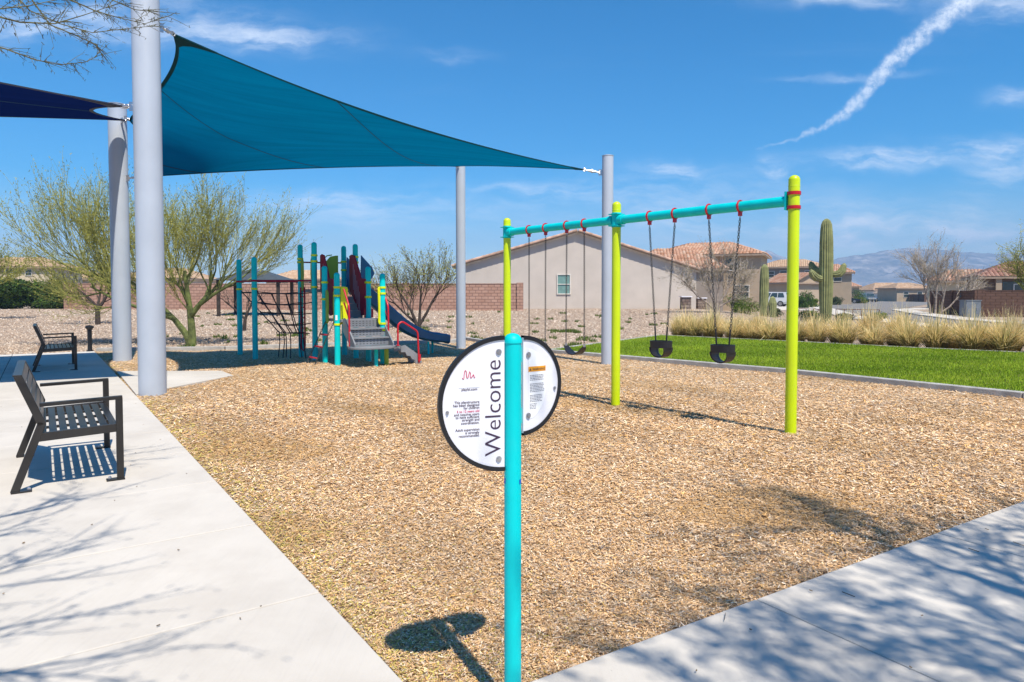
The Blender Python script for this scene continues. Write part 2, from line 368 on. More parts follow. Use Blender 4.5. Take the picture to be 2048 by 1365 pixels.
BARK_P = mat('pale_bark', (.27, .22, .18), .9, var=.3, vscale=6, bump=.4, bscale=30)
LEAF = attr_mat('leaf', .7, .3, .25); DRYG = attr_mat('dry_grass', .8, .25, .15); CHIP = attr_mat('wood_chip', .9, 0, .12)
STONES = attr_mat('stone_chips', .9, 0, .15); BLADE = attr_mat('grass_blade', .7, .3, .2)
RUST = mat('rusty_rail', (.17, .065, .045), .8, .2, var=.2)

# ---------------------------------------------------------------- terrain
def gz(x, y):
    return -.06 + .55*ss(26, 49, y)*(1-ss(13, 18, x)) + .05*ss(24, 30, y)*ss(13, 18, x)
def grid_axis(lo, hi, step, far):
    a = list(np.arange(lo, hi+1e-6, step)); k = step
    while a[-1] < far: k *= 1.6; a.append(min(far, a[-1]+k))
    k = step; b = [a[0]]
    while b[0] > -far: k *= 1.6; b.insert(0, max(-far, b[0]-k))
    return b[:-1]+a
xs = grid_axis(-40, 45, 1.0, 3500); ys = grid_axis(-6, 70, 1.0, 3500)
nr = np.random.default_rng(3)
V = [(x, y, gz(x, y) + (.02*math.sin(x*1.3+y*.7)*math.sin(y*.9-x*.4) if 19 < y < 70 and -40 < x < 14 else 0)) for y in ys for x in xs]; nx = len(xs)
Fq = [(j*nx+i, j*nx+i+1, (j+1)*nx+i+1, (j+1)*nx+i) for j in range(len(ys)-1) for i in range(nx-1)]
ground = np_mesh('ground', V, Fq, GRAVEL); ground.data.shade_smooth(); tag(ground, 'pinkish tan desert gravel ground around the playground', kind='structure')

# lines of the playground
LA, LB = Vector((-.453, 2.642)), Vector((-11.2, 18.25)); dL = (LB-LA).normalized(); pL = Vector((dL.y, -dL.x))
NA, NB = Vector((.148, 2.652)), Vector((3.666, 4.887)); dN = (NB-NA).normalized(); pN = Vector((-dN.y, dN.x))
KA, KB = Vector((-1.62, 23.1)), Vector((8.2, 10.15)); dK = (KB-KA).normalized()
FA = Vector((-11.15, 18.3))
def side(p, a, d): return d.x*(p[1]-a.y)-d.y*(p[0]-a.x)      # >0 = left of the line
def in_mulch(p, m=0.0):
    return (side(p, LA, dL) < m and side(p, NA, dN) > -m and side(p, KA, dK) < m and side(p, FA, (KA-FA).normalized()) < m)
SW_N, SW_M = gnd(1581, 866, -.02), gnd(1231, 809, -.02); sdv = (SW_M-SW_N); sdv.z = 0; sdv.normalize(); SW_F = SW_N + sdv*(1.93*(SW_M-SW_N).length)
for q in (SW_N, SW_M, SW_F): q.z = 0
def swing_pt(px):                # point of the beam line seen at pixel column px
    k = (px-1024)/F; t = (SW_N.x-k*SW_N.y)/(k*sdv.y-sdv.x); return SW_N+sdv*t
SEATS = [(swing_pt(1416)+swing_pt(1478))/2, (swing_pt(1298)+swing_pt(1348))/2, (swing_pt(1133)+swing_pt(1168))/2, (swing_pt(1058)+swing_pt(1091))/2]
def mulch_z(x, y):
    z = -.022 + .010*math.sin(x*1.7+1.1*math.sin(y*.8))*math.cos(y*1.3+x*.5) + .006*math.sin(x*5.1+y*3.3)
    for s in SEATS:
        d2 = ((x-s.x)**2+(y-s.y)**2)/.5; z -= .024*math.exp(-d2)
    return max(z, -.056)
st = .125; gx = np.arange(-13, 12, st); gy = np.arange(1.2, 24.5, st); idx = {}; V = []; Fq = []
def vid(i, j):
    if (i, j) not in idx: idx[(i, j)] = len(V); V.append((gx[i], gy[j], mulch_z(gx[i], gy[j])))
    return idx[(i, j)]
for j in range(len(gy)-1):
    for i in range(len(gx)-1):
        if in_mulch((gx[i]+st/2, gy[j]+st/2), .12): Fq.append((vid(i, j), vid(i+1, j), vid(i+1, j+1), vid(i, j+1)))
mul = np_mesh('mulch_bed', V, Fq, MULCH); mul.data.shade_smooth(); tag(mul, 'wood chip surface of the play area', kind='structure')
def in_poly(x, y, poly):
    c = False; n = len(poly)
    for i in range(n):
        a, b = poly[i], poly[(i+1) % n]
        if (a.y > y) != (b.y > y) and x < (b.x-a.x)*(y-a.y)/(b.y-a.y)+a.x: c = not c
    return c
PAD = [gnd(*p) for p in [(234, 743), (443, 742), (466, 751), (272, 789)]]
# loose chips, denser near the path corner
def chips(n, dmin, dmax, size, seed, power):
    g = np.random.default_rng(seed); out = []
    while len(out) < n:
        u = g.random(n); d = (dmin**(1-power)+u*(dmax**(1-power)-dmin**(1-power)))**(1/(1-power)) if power != 1 else dmin*(dmax/dmin)**u
        a = (g.random(n)-.5)*R(104); P = np.stack([d*np.sin(a), d*np.cos(a)], 1)
        out += [p for p in P if in_mulch(p, -.01) and not in_poly(p[0], p[1], PAD)]
    P = np.array(out[:n]); z = np.array([mulch_z(x, y) for x, y in P])
    d = np.linalg.norm(P, axis=1); sc = size*np.clip(d/4, .75, 2.2)
    L = sc*(.3+.75*g.random(n)**1.6+1.1*(g.random(n) < .05)*g.random(n)); W = sc*(.07+.19*g.random(n)**1.4); an = g.random(n)*math.pi*2; ti = (g.random(n)-.5)*.7; ro = (g.random(n)-.5)*.9
    ax = np.stack([np.cos(an)*np.cos(ti), np.sin(an)*np.cos(ti), np.sin(ti)], 1)
    sx = np.stack([-np.sin(an)*np.cos(ro), np.cos(an)*np.cos(ro), np.sin(ro)], 1)
    c = np.stack([P[:, 0], P[:, 1], z+.004+.014*g.random(n)], 1)
    A = ax*L[:, None]/2; B = sx*W[:, None]/2; tp = (.5+.5*g.random(n))[:, None]
    V = np.stack([c-A-B*tp, c+A-B, c+A*1.06+B*tp, c-A*.95+B], 1).reshape(-1, 3)
    pal = np.array([1.16, 1.06, .93])*np.array([(.26, .155, .085), (.42, .26, .14), (.57, .38, .21), (.67, .46, .25), (.75, .55, .34), (.78, .63, .46), (.80, .71, .60), (.47, .40, .35), (.66, .41, .14)])
    k = g.choice(len(pal), n, p=[.09, .13, .15, .17, .15, .12, .08, .06, .05]); col = pal[k]*(.8+.4*g.random(n))[:, None]
    pn = np.sin(P[:, 0]*1.1+2*np.sin(P[:, 1]*.7))*np.sin(P[:, 1]*1.4+P[:, 0]*.6)          # patches of fresher, more orange chips
    w = np.clip((pn-.45)*1.8, 0, .6)[:, None]; col = col*(1-w)+w*np.array([.47, .27, .095])*(.7+.6*g.random(n))[:, None]
    dk = np.sin(P[:, 0]*.9+1.3*np.sin(P[:, 1]*1.1)+.7)*np.sin(P[:, 1]*.8-P[:, 0]*.7+1.9)+.5*np.sin(P[:, 0]*3.1+P[:, 1]*2.3)     # older, greyer brown patches
    col = col*(1-.22*np.clip(dk-.25, 0, 1))[:, None]
    ed = np.array([-side(p, LA, dL) for p in P]); yl = (g.random(n) < .42*np.exp(-np.clip(ed, 0, 9)/.28)); col[yl] = np.array([.58, .47, .12])*(.6+.6*g.random(yl.sum()))[:, None]   # blossom litter along the path
    return V, np.arange(4*n).reshape(-1, 4), np.clip(col, 0, 1)
V, Fq, col = chips(330000, 1.7, 24, .029, 5, 1.3)
tag(np_mesh('wood_chips', V, Fq, CHIP, col), 'loose wood chips covering the play area', 'wood chips', kind='stuff')

# ---------------------------------------------------------------- concrete paths
def slab_poly(mb, pts, top, th=.09): mb.prism([(p[0], p[1]) for p in pts], (0, 0, top-th/2), (1, 0, 0), (0, 1, 0), (0, 0, 1), th)
path_l = MB(); far = 24.6
b0 = LA - dL*7
def Lp(u, v): return LA + dL*u + pL*v
uend = (Vector(gnd(188, 702)[:2])-LA).dot(dL)
base = MB(); slab_poly(base, [Lp(-7, .0-.003), Lp(uend, -.003), Lp(uend, -9), Lp(-7, -9)], -.012, .08)
pl_obj = base.build('path', FILLER); tag(pl_obj, 'pale concrete path with sawn joints running past the benches', kind='structure')
u1 = (Vector(gnd(631, 1187)[:2])-LA).dot(dL); lanes = [(0, -1.76), (-1.772, -3.55), (-3.562, -5.4), (-5.412, -8.99)]
ks = range(-7, 14)
for (v0, v1) in lanes:
    for k in ks:
        a = u1+1.25*k+.005; b = u1+1.25*(k+1)-.005
        if a > uend: continue
        b = min(b, uend)
        m = MB(); slab_poly(m, [Lp(a, v0), Lp(b, v0), Lp(b, v1), Lp(a, v1)], nr.uniform(-.001, .001)); m.build('slab', CONC, pl_obj, bevel=.006)
dj = MB(); dj.box((0, 0, 0), (.012, .1, .01)); dj = MB(); slab_poly(dj, [Lp(4, -1.7605), Lp(uend, -1.7605), Lp(uend, -1.7715), Lp(4, -1.7715)], -.008, .02); dj.build('joint_strip', DARKJ, pl_obj)
def Np(u, v): return NA + dN*u + pN*v
base = MB(); slab_poly(base, [Np(-.62, -.003), Np(18, -.003), Np(18, -6), Np(-.62, -6)], -.016, .08)
pr_obj = base.build('path', DARKJ); tag(pr_obj, 'pale concrete path dappled with tree shadow', kind='structure')
u2 = (Vector(gnd(1519, 1200)[:2])-NA).dot(dN)
for (v0, v1) in [(0, -2.6), (-2.61, -6)]:
    for k in range(-2, 10):
        a = max(u2+1.757*k+.004, -.62); b = u2+1.757*(k+1)-.004
        if b < -.6: continue
        m = MB(); slab_poly(m, [Np(a, v0), Np(b, v0), Np(b, v1), Np(a, v1)], -.004+nr.uniform(-.001, .001)); m.build('slab', CONC, pr_obj, bevel=.006)
m = MB(); slab_poly(m, [p[:2] for p in PAD], .003, .09); tag(m.build('path', CONC, bevel=.006), 'white concrete pad jutting into the mulch by the shade column', kind='structure')
# twigs and leaf litter on the concrete
g = np.random.default_rng(11); V = []; Fq = []
for i in range(150):
    p = Lp(g.uniform(-.5, 9), g.uniform(-3.4, -.05)) if i % 2 else Np(g.uniform(0, 6), g.uniform(-2.5, -.05)); L = g.uniform(.004, .009) if i % 6 else g.uniform(.02, .06); a = g.uniform(0, 6.28); w = .0012 if L > .015 else .003
    e = np.array([math.cos(a), math.sin(a), 0]); s = np.array([-e[1], e[0], 0]); c = np.array([p.x, p.y, .006]); o = len(V)
    V += [c-e*L-s*w, c+e*L-s*w, c+e*L+s*w, c-e*L+s*w, c-e*L+[0, 0, .004], c+e*L+[0, 0, .004]]; Fq += [(o, o+1, o+5, o+4), (o+4, o+5, o+2, o+3)]
tag(np_mesh('leaf_litter', V, Fq, CHIP, np.repeat(np.array([[.10, .07, .04]]), len(Fq), 0)*g.uniform(.5, 3.0, (len(Fq), 1))), 'scattered twigs and leaf litter on the concrete', 'litter', kind='stuff')

# kerbs
def kerb(pts, label, w=.15, top=.075, hgt=.3):
    o = None
    for a, b in zip(pts, pts[1:]):
        m = MB(); a3 = Vector((a[0], a[1], top-hgt/2)); b3 = Vector((b[0], b[1], top-hgt/2)); L = (b3-a3).length; n = max(1, int(round(L/3)))
        for i in range(n):
            p = a3.lerp(b3, i/n); q = a3.lerp(b3, (i+1)/n); e = (q-p).normalized()*.004; mm = m if o is None and i == 0 else MB()
            mm.bar(p+e, q-e, w, hgt)
            ob = mm.build('kerb' if o is None else 'kerb_stone', KERB, o, bevel=.012)
            if o is None: o = tag(ob, label, kind='structure')
LK = [gnd(1094, 699, .07), gnd(1242, 711, .07), gnd(1572, 738, .07), gnd(2048, 785, .07)]
ke = LK[-1]+(LK[-1]-LK[-2]).normalized()*8
kerb([FA, gnd(450, 693.5, .07)[:2], gnd(680, 685.5, .07)[:2], gnd(909, 680, .07)[:2], KA+Vector((0, .05)), LK[0][:2], LK[1][:2], LK[2][:2], LK[3][:2], ke[:2]], 'concrete kerb edging the wood chip play area')
LF = [gnd(1320, 670, .07), gnd(1599, 683, .07), gnd(1830, 695, .07), gnd(2048, 704.5, .07)]; lf_e = LF[-1]+(LF[-1]-LF[-2]).normalized()*9
kerb([LK[0].xy+Vector((.1, .12)), LF[0][:2], LF[1][:2], LF[2][:2], LF[3][:2], lf_e[:2]], 'thin concrete kerb between the lawn and the bunch grasses', .12)
lawn_poly = [LK[0], LK[1], LK[2], LK[3], ke, lf_e, LF[3], LF[2], LF[1], LF[0]]; cen = sum(lawn_poly, Vector())/len(lawn_poly)
m = MB(); m.add([(p.x, p.y, .055) for p in lawn_poly], [tuple(range(len(lawn_poly)))]); lawn = m.build('lawn', LAWN); tag(lawn, 'mown green lawn beyond the swings', kind='structure')
def in_poly(x, y, poly):
    c = False; n = len(poly)
    for i in range(n):
        a, b = poly[i], poly[(i+1) % n]
        if (a.y > y) != (b.y > y) and x < (b.x-a.x)*(y-a.y)/(b.y-a.y)+a.x: c = not c
    return c
g = np.random.default_rng(21); P = []
while len(P) < 170000:
    x = g.uniform(0, 18); y = g.uniform(5, 26)
    if g.random() < min(1, (13/y)**1.5) and in_poly(x, y, lawn_poly): P.append((x, y))
P = np.array(P); n = len(P); an = g.random(n)*6.283; h = .02+.03*g.random(n); w = .005+.005*g.random(n)
c = np.stack([P[:, 0], P[:, 1], np.full(n, .055)], 1); e = np.stack([np.cos(an)*w, np.sin(an)*w, np.zeros(n)], 1); tip = c+np.stack([(g.random(n)-.5)*.04, (g.random(n)-.5)*.04, h], 1)
V = np.stack([c-e, c+e, tip], 1).reshape(-1, 3)
pt = (np.sin(P[:, 0]*.9+P[:, 1]*.35)*np.sin(P[:, 1]*1.7-P[:, 0]*.3)*.5+.5)[:, None]
col = (np.array([.18, .27, .012])*(1-pt)+np.array([.33, .41, .03])*pt)*(.6+.8*g.random(n))[:, None]
k = g.random(n) < .06; col[k] = np.array([.30, .30, .09])*(.7+.5*g.random(k.sum()))[:, None]
tag(np_mesh('grass', V, np.arange(3*n).reshape(-1, 3), BLADE, col), 'short green grass blades of the lawn', 'grass', kind='stuff')

# gravel stones and weeds behind the play area
def in_gravel(x, y):
    if in_mulch((x, y), .25) or in_poly(x, y, lawn_poly): return False
    if side((x, y), LA, dL) > -.1 and y < 18.2+(x+11.2)*.62: return False
    return y > 17 and not (x > 5 and y < 25)
g = np.random.default_rng(8); P = []
while len(P) < 42000:
    y = 17+30*g.random()**1.7; x = g.uniform(-.85, .35)*y
    if in_gravel(x, y) and x < 13: P.append((x, y))
P = np.array(P); n = len(P); z = np.array([gz(x, y) for x, y in P]); s = .016+.035*g.random(n)**2.2; s *= np.clip(P[:, 1]/24, .8, 1.5)
an = g.random(n)*6.283; off = np.stack([np.stack([np.cos(an+k*2.0944)*s*(.7+.6*g.random(n)), np.sin(an+k*2.0944)*s*(.7+.6*g.random(n)), np.zeros(n)-.01], 1) for k in range(3)], 1)
c = np.stack([P[:, 0], P[:, 1], z+.015], 1); top = c+np.stack([(g.random(n)-.5)*s, (g.random(n)-.5)*s, s*(.5+.5*g.random(n))], 1)
V = np.concatenate([c[:, None]+off, top[:, None]], 1).reshape(-1, 3); i0 = np.arange(n)*4
Fq = np.concatenate([np.stack([i0, i0+1, i0+3], 1), np.stack([i0+1, i0+2, i0+3], 1), np.stack([i0+2, i0, i0+3], 1)])
pal = np.array([(.30, .215, .155), (.40, .30, .22), (.48, .375, .285), (.56, .47, .38), (.22, .155, .115)]); col = pal[g.choice(5, n, p=[.22, .3, .25, .13, .1])]*(.8+.4*g.random(n))[:, None]
tag(np_mesh('gravel', V, Fq, STONES, np.tile(col, (3, 1))), 'pinkish crushed stone spread over the ground', 'gravel', kind='stuff')
V = []; Fq = []; tones = []
for i in range(150):
    y = 19+24*g.random()**1.4; x = g.uniform(-.55, .30)*y
    if i < 12: x, y = [at(1130, 650, 28)[0]+g.uniform(-.5, .5), 28+g.uniform(-.6, .6)]
    if not in_gravel(x, y) or x > 9: continue
    r = g.uniform(.08, .28); nb = int(60*r/.2)
    for b in range(nb):
        a = g.random()*6.28; q = r*math.sqrt(g.random()); c = np.array([x+q*math.cos(a), y+q*math.sin(a), gz(x, y)]); a2 = g.random()*6.28; w = g.uniform(.012, .03); h = g.uniform(.05, .16)
        o = len(V); e = np.array([math.cos(a2)*w, math.sin(a2)*w, 0]); V += [c-e, c+e, c+np.array([g.uniform(-.06, .06), g.uniform(-.06, .06), h])]; Fq.append((o, o+1, o+2)); k = g.random(); tones.append((.06+.10*k, .12+.09*k, .015+.02*k))
tag(np_mesh('weeds', V, Fq, LEAF, tones), 'low green weeds dotted over the gravel', 'weeds', kind='stuff')

# street and pavements
def sheet(name, pts, z, m, label, th=.06):
    mb = MB(); slab_poly(mb, pts, z, th); o = mb.build(name, m); return tag(o, label, kind='structure')
sheet('road', [(20, 24), (20.5, 33), (23, 44), (30, 62), (42, 93), (69, 141), (90, 178), (104, 172), (70, 114), (36.6, 66), (29.4, 50), (25.3, 39), (24.6, 32), (25, 24), (40, 15), (36, 10), (22, 19)], .02, ASPH, 'grey asphalt street curving away past the houses')
sheet('pavement', [(36.7, 66), (29.5, 50), (25.4, 39), (24.7, 32), (25.1, 24), (40.1, 15.05), (41, 16.2), (26.6, 25), (26.2, 32), (26.9, 38.6), (30.9, 49.3), (38.1, 65.2), (50, 77), (49, 79)], .10, CONC, 'pale pavement and kerb along the far side of the street', .14)
sheet('pavement', [(19.9, 24), (20.4, 33), (22.9, 44), (29.9, 62), (41.9, 93), (68.9, 141), (67.5, 142), (40.4, 94), (28.4, 62.8), (21.4, 44.6), (18.9, 33.2), (18.4, 24)], .085, CONC, 'pale pavement along the near side of the street', .14)
sheet('driveway', [(28.3, 63), (38, 88), (32, 92), (23, 66)], .075, CONC, 'pale concrete driveway beside the white vehicle', .1)
sheet('driveway', [(41.5, 96.5), (52, 114), (47, 118), (36, 100)], .075, CONC, 'pale concrete driveway under the black car', .1)

# mountains
def ridge(px):
    pts = [(1180, 590), (1330, 575), (1440, 535), (1500, 512), (1533, 499), (1560, 512), (1615, 521), (1650, 521), (1691, 512), (1730, 509), (1766, 501), (1820, 496), (1871, 498), (1915, 504), (1988, 507), (2048, 505), (2200, 498), (2400, 512), (2700, 505), (3200, 520), (3800, 560), (4300, 590)]
    for (a, ya), (b, yb) in zip(pts, pts[1:]):
        if a <= px <= b: return ya+(yb-ya)*(px-a)/(b-a)
    return 590
from mathutils import noise as mn
pxs = list(range(1180, 4301, 8)); rows = 70; V = []
for j in range(rows+1):
    t = j/rows
    for px in pxs:
        Y = 2050+t*950; x = (px-1024)/F*3000*(Y/3000)**.55; hmax = (590-ridge(px))/F*3000
        q = Vector((x/260, Y/200, 1.7)); rn = 1-abs(mn.fractal(q, 1.0, 2.0, 6))*1.5; rn2 = mn.fractal(q*3.1, .9, 2, 4)
        env = t**1.05; h = hmax*(env*(1-.55*(1-t)*(1.4-rn)) + .10*(1-t)*t*4*rn2) if t < 1 else hmax
        jit = 5*mn.fractal(Vector((x/35, 3.3, 0)), .8, 2, 4)*t*(hmax > 8)
        V.append((x, Y+40*rn2*(1-t), max(h+jit, 0)-.5 if j else -2))
n = len(pxs); Fq = [(j*n+i, j*n+i+1, (j+1)*n+i+1, (j+1)*n+i) for j in range(rows) for i in range(n-1)]
o = len(V); V += [(V[rows*n+i][0]*1.08, 3260, -2) for i in range(n)]; Fq += [(rows*n+i, rows*n+i+1, o+i+1, o+i) for i in range(n-1)]
def mtn_extra(T, b, pos, color):
    n1 = T.noise(pos, .02, 8, .7); n2 = T.noise(pos, .006, 5, .6)
    c = T.ramp(n1, (.38, (.08, .08, .07)), (.5, (.22, .19, .155)), (.62, (.50, .43, .36))); c = T.mix(T.m('MULTIPLY', T.sm(n2, .45, .65), .6), c, (.10, .11, .085, 1)); T.t.links.new(c, b.inputs['Base Color'])
    bn = T.n('ShaderNodeBump', i_Strength=1.0, i_Distance=14.0, i_Height=n1); T.t.links.new(bn.outputs[0], b.inputs['Normal'])
MTN = mat('mountain_rock', (.2, .16, .13), .95, spec=.05, extra=mtn_extra)
mo = np_mesh('mountains', V, Fq, MTN); tag(mo, 'bare blue-grey mountain range behind the houses', kind='structure')
# the air between: one even haze box
m = MB(); m.box((0, 0, 140), (7200, 7200, 288)); hz = m.build('haze', None); tag(hz, 'pale blue desert haze', kind='stuff')
hm = bpy.data.materials.new('haze_air'); hm.use_nodes = True; T = NT(hm.node_tree)
pv = T.n('ShaderNodeVolumePrincipled'); pv.inputs['Color'].default_value = (.46, .69, 1, 1); pv.inputs['Density'].default_value = .00042; pv.inputs['Anisotropy'].default_value = -.2
T.t.links.new(pv.outputs[0], T.n('ShaderNodeOutputMaterial').inputs['Volume']); hz.data.materials.append(hm)
# ---------------------------------------------------------------- swings
Z = Vector((0, 0, 1)); BEAM_Z = 2.525
sw = empty('swing_frame', (SW_M.x, SW_M.y, 0), 'lime green three-post swing frame with turquoise top beam', 'swing frame')
dome = lambda r, h, z0=-.12: [(r, z0), (r, h-r*.9)]+[(r*math.cos(R(a)), h-r*.9+r*.9*math.sin(R(a))) for a in (15, 30, 45, 60, 75, 88)]
sp3 = Vector((-sdv.y, sdv.x, 0))
for q, h in ((SW_N, 2.80), (SW_M, 2.78), (SW_F, 2.76)):
    post = MB().lathe(dome(.061, h), q, 24).build('post', LIME, sw, smooth=True)
    MB().lathe([(.0625, h-.125), (.0625, h-.12), (.061, h-.118)], q, 24).build('cap_joint', LIME, post, smooth=True)
for a, b in ((SW_N, SW_M), (SW_M, SW_F)):
    MB().tube([a+sdv*.075+Z*BEAM_Z, b-sdv*.075+Z*BEAM_Z], .058, 20).build('beam', TEAL, sw, smooth=True)
for q in (SW_M, SW_F):          # sleeve castings
    s = MB().lathe([(.068, 0), (.068, .2)], q+Z*(BEAM_Z-.1), 24).build('sleeve', TEAL, sw, smooth=True)
    f = MB()
    for sgn in ((-1, 1) if q is SW_M else (-1,)): f.tube([q+sdv*sgn*.05+Z*BEAM_Z, q+sdv*sgn*.13+Z*BEAM_Z], .07, 20)
    for dz in (-.08, .08): f.box(q-sp3*0+Z*(BEAM_Z+dz)+sdv*-.0, (.16, .16, .012), Matrix.Rotation(math.atan2(sdv.y, sdv.x), 3, 'Z'))
    f.build('socket', TEAL, s, smooth=True)
pl = MB().box(SW_N+sdv*.07+Z*BEAM_Z, (.02, .12, .2), Matrix.Rotation(math.atan2(sdv.y, sdv.x), 3, 'Z')).build('end_plate', TEAL, sw)
for dz in (-.075, .078):
    c = MB().lathe([(.0625, -.018), (.072, -.018), (.072, .018), (.0625, .018)], SW_N+Z*(BEAM_Z+dz), 24).build('clamp_band', RED, sw, smooth=True)
    MB().box(SW_N+sdv*.062-sp3*-.03+Z*(BEAM_Z+dz), (.04, .02, .034), Matrix.Rotation(math.atan2(sdv.y, sdv.x), 3, 'Z')).build('bolt', STEEL, c)
hang = [1478, 1416, 1348, 1298, 1168, 1133, 1091, 1058]; HP = [swing_pt(x) for x in hang]
for q in HP:
    h = MB()
    h.tube([q+Z*BEAM_Z+sp3*.066*math.cos(R(a))+Z*.066*math.sin(R(a)) for a in range(0, 361, 20)], .012, 8)
    h.box(q+Z*(BEAM_Z-.085), (.03, .045, .05), Matrix.Rotation(math.atan2(sdv.y, sdv.x), 3, 'Z'))
    hg = h.build('hanger', RED, sw, smooth=True)
    MB().tube([q+Z*(BEAM_Z-.10), q+Z*(BEAM_Z-.135)], .009, 8).build('pivot', STEEL, hg)
def chain_mb(a, b, link=.038, r=.0045, w=.0125):
    mb = MB(); a, b = Vector(a), Vector(b); d = (b-a); n = max(2, int(d.length/(link*.78))); d.normalize(); s1 = d.orthogonal().normalized(); s2 = d.cross(s1)
    for i in range(n):
        c = a+(b-a)*((i+.5)/n); s = s1 if i % 2 else s2
        ring = [c+d*(link/2*math.cos(R(t)))+s*(w*math.sin(R(t))) for t in (0, 40, 90, 140, 180, 220, 270, 320, 360)]
        mb.tube(ring, r, 4, cap=False)
    return mb
def bucket(i, h1, h2, ztop, label):
    c = (HP[h1]+HP[h2])/2; root = empty('bucket_swing', (c.x, c.y, ztop-.2), label, 'swing', 'bucket swings hanging in the near bay')
    dirb = (HP[h2]-HP[h1]).normalized(); perp = Vector((-dirb.y, dirb.x, 0)); w = .105
    # seat shell: a band around and a half-pipe crotch strap below, with leg holes
    def ell(t, rx, ry, z): return c+dirb*(rx*math.copysign(abs(math.cos(t))**.6, math.cos(t)))+perp*(ry*math.copysign(abs(math.sin(t))**.6, math.sin(t)))+Z*z
    m = MB(); N = 28
    for k in range(N):
        t0, t1 = 2*math.pi*k/N, 2*math.pi*(k+1)/N
        o0, o1, o2, o3 = ell(t0, .135, .11, ztop), ell(t1, .135, .11, ztop), ell(t1, .133, .108, ztop-.088), ell(t0, .133, .108, ztop-.088)
        i0, i1, i2, i3 = ell(t0, .118, .094, ztop), ell(t1, .118, .094, ztop), ell(t1, .118, .094, ztop-.088), ell(t0, .118, .094, ztop-.088)
        m.quad(o0, o1, o2, o3); m.quad(i1, i0, i3, i2); m.quad(o1, o0, i0, i1); m.quad(o2, i2, i3, o3)
    shell = m.build('seat_band', BLACKR, root, smooth=True)
    m = MB(); prev = None
    for k in range(13):         # U strap under the band
        a = math.pi*k/12; p = c+dirb*(.122*math.cos(a))+Z*(ztop-.085-.135*math.sin(a)**.75); hw = .095-.035*math.sin(a)
        q = c+dirb*(.108*math.cos(a))+Z*(ztop-.085-.118*math.sin(a)**.75)
        cur = (p+perp*hw, p-perp*hw, q-perp*hw, q+perp*hw)
        if prev:
            for x in range(4): m.quad(prev[x], prev[(x+1) % 4], cur[(x+1) % 4], cur[x])
        prev = cur
    m.build('seat_strap', BLACKR, root, smooth=True)
    for sgn, hk in ((-1, h1), (1, h2)):
        foot = c+dirb*sgn*.085+Z*(ztop-.01); top = HP[hk]+Z*(BEAM_Z-.13); sl = foot+(top-foot)*.13
        MB().tube([foot, sl], .0105, 8).build('chain_sleeve', BLACKR, root, smooth=True)
        chain_mb(sl, top).build('chain', CHAINM, root)
    br = MB().box(c-perp*.112+dirb*.0+Z*(ztop-.038), (.012, .05, .055), Matrix.Rotation(math.atan2(perp.y, perp.x), 3, 'Z')).build('bracket', BLACKR, root, bevel=.004)
    b2 = MB()
    for dx, dz in ((-.016, .012), (.016, .012), (0, -.014)): b2.tube([c-perp*.117+dirb*dx+Z*(ztop-.038+dz), c-perp*.122+dirb*dx+Z*(ztop-.038+dz)], .006, 8)
    b2.build('rivets', STEEL, br)
z1 = at(1447, 690, SEATS[0].y).z; z2 = at(1324, 682, SEATS[1].y).z
bucket(0, 0, 1, z1, 'black bucket swing beside the red-banded lime end post')
bucket(1, 2, 3, z2, 'black bucket swing beside the middle lime swing post')
def belt(h1, h2, label):
    c = (HP[h1]+HP[h2])/2; d = (HP[h2]-HP[h1]).normalized(); pp = Vector((-d.y, d.x, 0)); half = .20
    zs = at(1152, 692, SEATS[2].y).z; root = empty('belt_swing', (c.x, c.y, zs-.1), label, 'swing', 'belt swings hanging in the far bay')
    m = MB(); prev = None
    for k in range(15):
        s = -1+2*k/14; z = zs-.12*(1-s*s)**.9; wd = .075*(1-.45*s**6)
        p = c+d*(half*s*.95)+Z*z; cur = (p+pp*wd, p-pp*wd, p-pp*wd-Z*.014, p+pp*wd-Z*.014)
        if prev:
            for x in range(4): m.quad(prev[x], prev[(x+1) % 4], cur[(x+1) % 4], cur[x])
        else: m.quad(*cur)
        prev = cur
    m.quad(*prev); m.build('belt_seat', BLACKR, root, smooth=True)
    for sgn, hk in ((-1, h1), (1, h2)):
        a = c+d*(sgn*half*.95)+Z*zs; MB().box(a+Z*.012, (.03, .03, .04)).build('shackle', STEEL, root); chain_mb(a+Z*.03, HP[hk]+Z*(BEAM_Z-.13)).build('chain', CHAINM, root)
belt(4, 5, 'black belt swing hanging next to the middle lime post'); belt(6, 7, 'black belt swing hanging next to the plain end post')

# ---------------------------------------------------------------- shade columns and sails
cols = {'1': (gnd(305.5, 787), .193, 6.7), '2': (gnd(245, 720), .195, 5.82), '3': (gnd(922, 695), .135, 5.45), '4': (gnd(1213.5, 727), .122, 4.50)}
clab = {'1': 'thick pale grey shade column beside the white concrete pad', '2': 'pale grey shade column half in shadow at the far end of the path', '3': 'pale grey shade column by the kerb near the blue slide', '4': 'slim pale grey shade column behind the lime swing frame'}
COL = {}
for k, (q, r, h) in cols.items():
    root = empty('shade_column', (q.x, q.y, 0), clab[k], 'column', 'pale grey shade sail columns'); COL[k] = (q, r, root)
    MB().lathe([(r, -.12), (r, h-.02), (r*.98, h)], q, 32).build('post', POST_GREY, root, smooth=True)
    MB().lathe([(r*1.04, h), (r*1.04, h+.012), (r*.5, h+.03), (.01, h+.035)], q, 32).build('cap', POST_GREY, root, smooth=True)
